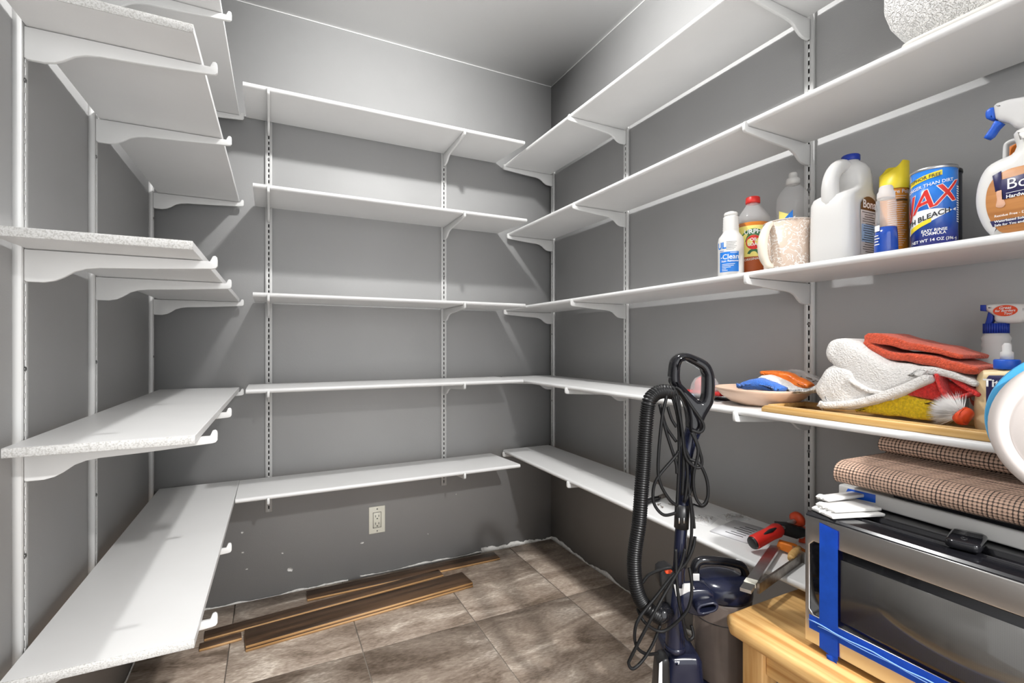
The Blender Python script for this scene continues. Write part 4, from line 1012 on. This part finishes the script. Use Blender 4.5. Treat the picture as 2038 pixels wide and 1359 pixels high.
part('jaw', B().pillow([(0,0),(.060,-.012),(.066,.006),(.040,.016),(.006,.018)], .022, .004, ([1.1589, 0.8095, 0.515], (.42,-.90,0), (0,0,1))), 'orange', t, 'orange cast jaw')
t = thing('bar_clamp', 'bar clamp with a small wooden handle and tarnished bar beside the microwave', 'clamp', (1.10, .72, Z5), 'bar clamps')
part('bar', bar(B(), (.924,.6865,Z5+.011), (1.165,.742,Z5+.011), .005, .022), 'old_steel', t)
part('handle', B().tube([[1.1033, 0.7337, 0.525], [1.1223, 0.7425, 0.525], [1.1519, 0.7531, 0.525], [1.1815, 0.7647, 0.525]], [.007,.010,.0095,.006], 14, 3), 'bamboo', t, 'small wooden handle')
part('jaw_plate', bar(B(), (1.150,.728,Z5+.013), (1.166,.770,Z5+.013), .004, .026), 'steel', t)
t = thing('clamp_jaw', 'red clamp head at the wall end of the lowest right shelf', 'clamp', (1.285, .80, Z5))
x = B().pillow([(-.030,0),(.03,0),(.034,.030),(.018,.044),(-.024,.040)], .020, .005, ((1.282,.795,Z5+.0008), (.55,-.83,0), (0,0,1))); part('head', x, 'orange_red', t)
part('screw', B().cyl((1.262,.805,Z5+.022), (1.246,.802,Z5+.024), .006, seg=12), 'steel', t)
# papers
t = thing('instruction_booklet', 'white instruction booklet lying on the lowest right shelf', 'booklet', (1.19, .93, Z5))
mm = Matrix.Translation((1.185, .937, Z5+.0004)) @ Matrix.Rotation(.20, 4, 'Z')
part('pages', B().box(-.068, .068, -.052, .052, 0, .004, 0, 1, mm), 'paper', t)
x = B()
for k in range(6): x.box(-.045+.016*k, -.041+.016*k, -.030, .020-.008*(k % 3), .0041, .0043, 0, 1, mm)
part('printed_lines', x, 'print_black', t)
def hwbag(label, ctr, L_, wd, rot, seed):
    t = thing('hardware_bag', label, 'bag', (*ctr, Z5), 'bags of screws'); rnd = random.Random(seed)
    mm = Matrix.Translation((*ctr, Z5+.0004)) @ Matrix.Rotation(rot, 4, 'Z')
    b = B().grid(lambda u, v: tuple(mm @ Vector(((u-.5)*L_, (v-.5)*wd, .0005+.011*(math.sin(PI*u)*math.sin(PI*v))**.6+.003*mnoise.noise(Vector((u*6, v*6, seed)))*math.sin(PI*u)*math.sin(PI*v)))), 16, 12)
    part('film', b, 'bag_clear', t)
    b = B()
    for k in range(16):
        p = mm @ Vector((rnd.uniform(-.3,.3)*L_, rnd.uniform(-.3,.3)*wd, .004)); a = rnd.uniform(0, PI); q = p+Vector((math.cos(a), math.sin(a), .1))*.013
        b.tube([p, p+(q-p)*.12, p+(q-p)*.13, q], [.0032,.0032,.0014,.0010], 7)
    part('small_screws', b, 'old_steel', t, kind='stuff')
hwbag('clear bag of screws next to the booklet on the lowest right shelf', (1.165, 1.045), .085, .055, .4, 3)
hwbag('clear bag of screws lying against the wall behind the booklet', (1.262, 1.02), .085, .05, -.3, 8)
# hex key and pliers
o = B().tube([(1.243,1.160,Z5+.004), (1.246,1.128,Z5+.004), (1.262,1.124,Z5+.012), (1.272,1.128,Z5+.020)], .0028, 6, 4); o.tube([(1.243,1.160,Z5+.004), (1.17,1.115,Z5+.004)], .0028, 6)
solid('hex_key', o, 'black', 'bent black hex key between the screw bags and the vacuum pole', 'hex key', (1.22, 1.14, Z5))
t = thing('pliers', 'dark pliers on the lowest right shelf behind the vacuum hose', 'pliers', (1.19, 1.27, Z5))
part('jaws', B().pillow([(-.004,-.006),(.030,-.009),(.036,0),(.030,.009),(-.004,.007)], .009, .002, ((1.195,1.262,Z5+.0052), (.96,.25,0), (-.25,.96,0))), 'old_steel', t)
for s_ in (-1, 1): part('handle', B().tube([(1.195,1.262+.003*s_,Z5+.006), (1.165,1.252+.011*s_,Z5+.006), (1.128,1.246+.010*s_,Z5+.006), (1.095,1.236+.014*s_,Z5+.006)], [.003,.0042,.0048,.0050], 10, 4), 'black', t)
for k, (sx_, sy_, an_) in enumerate(((1.137,1.209,.3), (1.131,1.184,1.2), (1.18,1.187,2.2))):
    p = Vector((sx_, sy_, Z5+.0036)); d = Vector((math.cos(an_), math.sin(an_), 0))
    solid('screw', B().tube([p, p+d*.0015, p+d*.003, p+d*.016], [.0034,.0034,.0016,.0009], 8), 'old_steel', ('small loose screw nearest the pliers on the lowest shelf', 'small loose screw at the front of the lowest shelf, behind the cord loop', 'small loose screw beside the vacuum pole on the lowest shelf')[k], 'screw', (sx_, sy_, Z5), 'loose screws')

# ------------------------------------------------------------------ upright vacuum cleaner
t = thing('upright_vacuum', 'black and navy upright vacuum cleaner with corded handle and ribbed hose', 'vacuum cleaner', (.86, .85, 0))
FRc = ([0.4715, 0.9493, 1.032], [0.8956061942765723, -0.44484777708046913, 0], (0,0,1))
def plane(d_): return (Vector([0.44484777708046913, 0.8956061942765723, 0])*d_+Vector((0,0,1.032)), [0.8956061942765723, -0.44484777708046913, 0], (0,0,1))
hout = [(0.3443, -0.0767), (0.3448, -0.0563), (0.3494, -0.0325), (0.3621, -0.0197), (0.3775, -0.0168), (0.3979, -0.0223), (0.4251, -0.0367), (0.4362, -0.0546), (0.4404, -0.075), (0.4401, -0.109), (0.4362, -0.1278), (0.4234, -0.1499), (0.4157, -0.1669), (0.4098, -0.1924), (0.386, -0.1924), (0.3826, -0.1601), (0.3749, -0.1261), (0.3494, -0.0886)]
hin = [(0.3664, -0.0444), (0.3749, -0.0342), (0.3928, -0.0418), (0.414, -0.0546), (0.4183, -0.0648), (0.4169, -0.1107), (0.4115, -0.1227), (0.4047, -0.1193), (0.3681, -0.0835), (0.3652, -0.075)]
part('handle_loop', B().pillow(hout, .036, .010, plane(1.06), holes=[hin], steps=4, res=.006), 'black_gloss', t, 'black loop handle', ang=60)
V_ = [(0.8275, 0.7725, 0.8468), (0.8196, 0.7764, 0.8193), (0.8117, 0.7804, 0.7752), (0.8078, 0.7823, 0.6871), (0.8019, 0.7853, 0.599), (0.7979, 0.7872, 0.5054)]
part('pole', B().tube(V_, [.0175,.0150,.0135,.0130,.0128,.0128], 20, 5), 'navy_gloss', t)
V_ = [(0.8058, 0.7833, 0.6838), (0.8039, 0.7843, 0.6321)]
part('pole_collar', B().tube(V_, .0155, 20), 'black', t)
x = B()
for k in range(2): x.box(-.002, .002, -.001, .001, -.006, .006, .0006, 1, Matrix.Translation([0.7916, 0.7708, 0.6538]) @ Matrix.Translation((.005*(2*k-1), -.002*(2*k-1), 0)))
part('collar_marks', x, 'steel', t)
# ribbed hose
hp = [(0.775, 0.7819, 0.9297), (0.7519, 0.7877, 0.9324), (0.731, 0.7926, 0.9243), (0.7179, 0.7935, 0.9044), (0.7121, 0.7963, 0.8413), (0.7092, 0.7978, 0.7846), (0.7054, 0.7997, 0.7279), (0.7006, 0.8021, 0.6541), (0.6939, 0.8054, 0.6059), (0.691, 0.8068, 0.5674), (0.6939, 0.8054, 0.5236), (0.7069, 0.8045, 0.4878), (0.7268, 0.8002, 0.4625), (0.7517, 0.7935, 0.4434)]
q = [Vector(p) for p in hp]; D_ = []
for i in range(len(q)-1):
    g_ = lambda j: q[max(0, min(len(q)-1, j))]; p0, p1, p2, p3 = g_(i-1), g_(i), g_(i+1), g_(i+2)
    m_ = max(2, int((p2-p1).length/.0012))
    for k in range(m_):
        u_ = k/m_; D_.append(.5*((2*p1)+(p2-p0)*u_+(2*p0-5*p1+4*p2-p3)*u_*u_+(3*p1-p0-3*p2+p3)*u_**3))
part('hose', B().tube(D_, [.0138+.0016*(1 if (i % 4) < 2 else -.6) for i in range(len(D_))], 18), 'hose_black', t, 'ribbed black hose', ang=80)
e0 = Vector([0.7497, 0.7944, 0.4445]); e1 = Vector([0.7762, 0.798, 0.4537])
part('hose_cuff', B().tube([e0+Vector((-.006,0,.002)), e0+(e1-e0)*.4, e1], [.0165,.0185,.0185], 20), 'black_gloss', t)
# power cord: one cord, hung in loops
loops = [[(0.7582, 0.7824, 0.9436), (0.7684, 0.7773, 0.9251), (0.7812, 0.771, 0.8679), (0.7825, 0.7703, 0.7823), (0.7791, 0.772, 0.6966), (0.7776, 0.7728, 0.668)], [(0.7516, 0.7834, 0.9409), (0.7618, 0.7784, 0.9367), (0.7746, 0.772, 0.911), (0.7873, 0.7657, 0.8397), (0.7899, 0.7644, 0.7827), (0.7873, 0.7657, 0.7115)], [(0.768, 0.7731, 0.9425), (0.7782, 0.768, 0.9198), (0.7833, 0.7655, 0.8686), (0.7922, 0.761, 0.7974), (0.796, 0.7591, 0.7548), (0.7909, 0.7617, 0.6979)], [(0.7583, 0.7846, 0.9406), (0.7523, 0.7764, 0.9202), (0.7411, 0.7764, 0.8813), (0.7299, 0.7763, 0.7922), (0.7325, 0.7751, 0.7445), (0.7537, 0.7701, 0.7064), (0.7726, 0.7663, 0.6906)], [(0.7752, 0.765, 0.8069), (0.7701, 0.7676, 0.7955), (0.7325, 0.7751, 0.7585), (0.7211, 0.7807, 0.7305), (0.7224, 0.7801, 0.6968), (0.74, 0.7713, 0.6743), (0.7714, 0.7669, 0.6751)], [(0.7439, 0.7872, 0.9053), (0.7567, 0.7809, 0.8454), (0.7746, 0.772, 0.7827), (0.7771, 0.7708, 0.7571)], [(0.7593, 0.7796, 0.8996), (0.7669, 0.7758, 0.874), (0.7759, 0.7714, 0.8569)], [(0.7535, 0.7914, 0.89), (0.7626, 0.7869, 0.8555), (0.7818, 0.7773, 0.8239)], [(0.7776, 0.775, 0.9406), (0.784, 0.7662, 0.9339), (0.8031, 0.7512, 0.8975), (0.8209, 0.7423, 0.8692), (0.8234, 0.7411, 0.855), (0.8158, 0.7449, 0.8465), (0.8044, 0.7561, 0.8499)], [(0.807, 0.7548, 0.8485), (0.8145, 0.7455, 0.8125), (0.8204, 0.7426, 0.7842), (0.8158, 0.7449, 0.7714), (0.8031, 0.7512, 0.7757), (0.7879, 0.7587, 0.7983), (0.7815, 0.7619, 0.8579), (0.7738, 0.7713, 0.9254)], [(0.8044, 0.7561, 0.8456), (0.8132, 0.7461, 0.8069), (0.8044, 0.7505, 0.7558), (0.8069, 0.7493, 0.7133), (0.8196, 0.743, 0.6912), (0.831, 0.7373, 0.7077), (0.8297, 0.7379, 0.7445), (0.8158, 0.7449, 0.7785), (0.7993, 0.7586, 0.7887)], [(0.7925, 0.7631, 0.8112), (0.8052, 0.7568, 0.7742), (0.8052, 0.7568, 0.7257), (0.7899, 0.7644, 0.6944)], [(0.7976, 0.7606, 0.7542), (0.8014, 0.7587, 0.7115), (0.8078, 0.7555, 0.6687), (0.8103, 0.7543, 0.6402)], [(0.7998, 0.7572, 0.7121), (0.8037, 0.7553, 0.6694), (0.8024, 0.756, 0.6125), (0.7909, 0.7617, 0.5556)], [(0.8117, 0.7536, 0.6221), (0.8081, 0.7531, 0.6052), (0.7981, 0.7536, 0.5849), (0.7863, 0.7595, 0.563), (0.7627, 0.7712, 0.5388), (0.7261, 0.7783, 0.5022), (0.6827, 0.783, 0.4629), (0.6751, 0.7868, 0.4286), (0.6842, 0.7879, 0.3997), (0.7085, 0.787, 0.3804), (0.7397, 0.7882, 0.373)], [(0.7913, 0.7615, 0.5964), (0.7784, 0.7634, 0.5586), (0.738, 0.7667, 0.5092), (0.7042, 0.7668, 0.47), (0.666, 0.7858, 0.3889), (0.6612, 0.7881, 0.3719), (0.6698, 0.7839, 0.3633), (0.6939, 0.7831, 0.3739), (0.7202, 0.7812, 0.4022), (0.741, 0.782, 0.4355)], [(0.7203, 0.8146, 0.5158), (0.7334, 0.8081, 0.5337), (0.7558, 0.7914, 0.5483), (0.7721, 0.7777, 0.554)], [(0.7736, 0.7703, 0.5964), (0.77, 0.7653, 0.5463), (0.7704, 0.7585, 0.4925), (0.7786, 0.7578, 0.4603), (0.7902, 0.7575, 0.4136), (0.8, 0.7583, 0.4017), (0.8118, 0.758, 0.4076), (0.8117, 0.7636, 0.4269)], [(0.7961, 0.7546, 0.5586), (0.7933, 0.7449, 0.5284), (0.7865, 0.7427, 0.4919), (0.7748, 0.7484, 0.4659), (0.7475, 0.7676, 0.4326), (0.7261, 0.7783, 0.4305), (0.7027, 0.7899, 0.45), (0.7079, 0.8152, 0.4625)]]
x = B()
for lp in loops: x.tube(lp, .0034, 7, 6)
part('power_cord', x, 'cord_black', t, 'black cord hung in loose loops')
# lower body
part('spine', B().tube([(0.7977, 0.7929, 0.503), (0.7968, 0.7934, 0.4532), (0.7958, 0.7939, 0.3979), (0.7948, 0.7944, 0.3647)], [.015,.0185,.0195,.021], 20, 3), 'navy_gloss', t)
part('spine_foot', B().tube([(0.7948, 0.7944, 0.3735), (0.7948, 0.7944, 0.3625)], [.0225,.0225], 20), 'navy_gloss', t)
bl = lambda pts, d_, T, R, nm, m_, lab=None, res=.010: part(nm, B().pillow(pts, T, R, plane(d_), steps=3, res=res), m_, t, lab)
bl([(0.3462, -0.6938), (0.3508, -0.6858), (0.4125, -0.6858), (0.4216, -0.7007), (0.4262, -0.9063), (0.3348, -0.9063), (0.3348, -0.7921)], 1.115, .11, .016, 'motor_body', 'navy_gloss', 'navy motor housing')
bl([(0.316, -0.6884), (0.3248, -0.6774), (0.3369, -0.6752), (0.3402, -0.6862), (0.3424, -0.8734), (0.3116, -0.8734), (0.3138, -0.7302)], 1.060, .040, .006, 'side_panel', 'black')
bl([(0.3161, -0.6829), (0.3225, -0.6786), (0.3225, -0.7367), (0.3139, -0.7367)], 1.0385, .0010, .0003, 'rating_label', 'paper', 'small printed rating label', 0)
bl([(0.3226, -0.4935), (0.3292, -0.488), (0.3556, -0.4913), (0.36, -0.5651), (0.3534, -0.5783), (0.3358, -0.5706), (0.3314, -0.5343), (0.3226, -0.5266)], 1.075, .040, .006, 'cord_hook_block', 'black')
part('release_button', B().pillow([(0.3316, -0.491), (0.3392, -0.4856), (0.3479, -0.49), (0.3436, -0.4954), (0.3337, -0.4954)], .010, .002, plane(1.052), res=.004), 'orange_red', t, 'red release button')
bl([(0.3667, -0.5431), (0.3755, -0.5343), (0.436, -0.5343), (0.4393, -0.5761), (0.4173, -0.5937), (0.3733, -0.5783)], 1.075, .045, .008, 'duct_block', 'navy_gloss')
bl([(0.3512, -0.5194), (0.3916, -0.5161), (0.3959, -0.5281), (0.3632, -0.5445), (0.3556, -0.5445)], 1.050, .004, .001, 'grey_badge', 'plastic_hazy', None, 0)
oc = [(0.3916, -0.5619), (0.3969, -0.5512), (0.429, -0.5448), (0.4376, -0.5491), (0.4376, -0.5577), (0.429, -0.5662), (0.4034, -0.5726), (0.3948, -0.5705)]; oh = [(0.398, -0.5598), (0.4023, -0.5555), (0.4269, -0.5502), (0.4322, -0.5523), (0.4322, -0.5566), (0.4258, -0.5619), (0.4044, -0.5673), (0.3991, -0.5651)]
part('tool_port', B().pillow(oc, .040, .002, plane(1.045), holes=[oh], steps=2, res=.004), 'navy_gloss', t, 'oval tool port')
part('tool_port_inside', B().pillow(oh, .004, .0005, plane(1.06), steps=1), 'slot_dark', t)
# dust canister
cc = [0.9504, 0.8008, 0.4243]; cx, cy = cc[0], cc[1]
mat('cup_smoke', (.15,.12,.105), .18, trans=.25, ior=1.2, coat=.4, var=.15, vscale=12)
part('dust_cup', B().lathe([(.001,.262),(.060,.262),(.0635,.268),(.0645,.300),(.0645,.440),(.0640,.452),(.001,.452)], (cx, cy, 0), 48), 'cup_smoke', t, 'smoky translucent dust cup')
part('cup_seam', B().lathe([(.0642,.402),(.0652,.402),(.0652,.4035),(.0642,.4035)], (cx, cy, 0), 48), 'black', t)
part('cup_lid', B().lathe([(.001,.450),(.0655,.450),(.0665,.456),(.0660,.474),(.061,.482),(.050,.490),(.030,.4945),(.001,.496)], (cx, cy, 0), 48), 'navy_gloss', t, 'domed navy lid')
hx = [0.8956061942765723, -0.44484777708046913, 0]; H = Vector((cx, cy, 0)); hx = Vector(hx)
part('carry_handle', B().tube([H-hx*.064+Vector((-.0,0,.478)), H-hx*.064+Vector((0,0,.508)), H-hx*.052+Vector((0,0,.524)), H-hx*.015+Vector((0,0,.5245)), H+hx*.028+Vector((0,0,.518)), H+hx*.050+Vector((0,0,.508)), H+hx*.057+Vector((0,0,.482))], [.010,.0105,.0100,.0095,.0095,.0095,.009], 14, 5), 'black_gloss', t, 'black carrying handle')
part('latch', B().pillow([(-.007,-.013),(.007,-.013),(.007,.013),(-.007,.013)], .006, .002, (H-hx*.060+Vector((-.012,-.010,.487)), tuple(hx), (0,0,1))), 'plastic_hazy', t)
part('filter_base', B().lathe([(.001,.170),(.066,.170),(.0675,.180),(.0675,.250),(.0655,.262),(.001,.262)], (cx, cy, 0), 48), 'navy_gloss', t)
x = B(); af = math.atan2(-cy, -cx)
for k in range(22): x.cpatch((cx, cy), .0678, af-.35+.055*k, af-.35+.055*k+.022, .212, .246, .0008, n=2)
part('vent_ribs', x, 'steel', t, 'row of vent slots')
# cleaner head and wheels (below the picture edge)
part('lower_column', B().tube([(.885,.845,.05), (.89,.845,.19)], [.060,.055], 24), 'black', t)
mm = Matrix.Translation((.815, .900, 0)) @ Matrix.Rotation(math.radians(40), 4, 'Z')
part('cleaner_head', B().box(-.08, .08, -.15, .15, .012, .075, .020, 3, mm), 'black', t)
for s_ in (-1, 1): part('wheel', B().cyl(mm @ Vector((.088, .10*s_, .032)), mm @ Vector((.088, .125*s_, .032)), .0318, seg=20), 'black', t)
for o in list(bpy.data.objects):
    if '_b' in o: del o['_b']
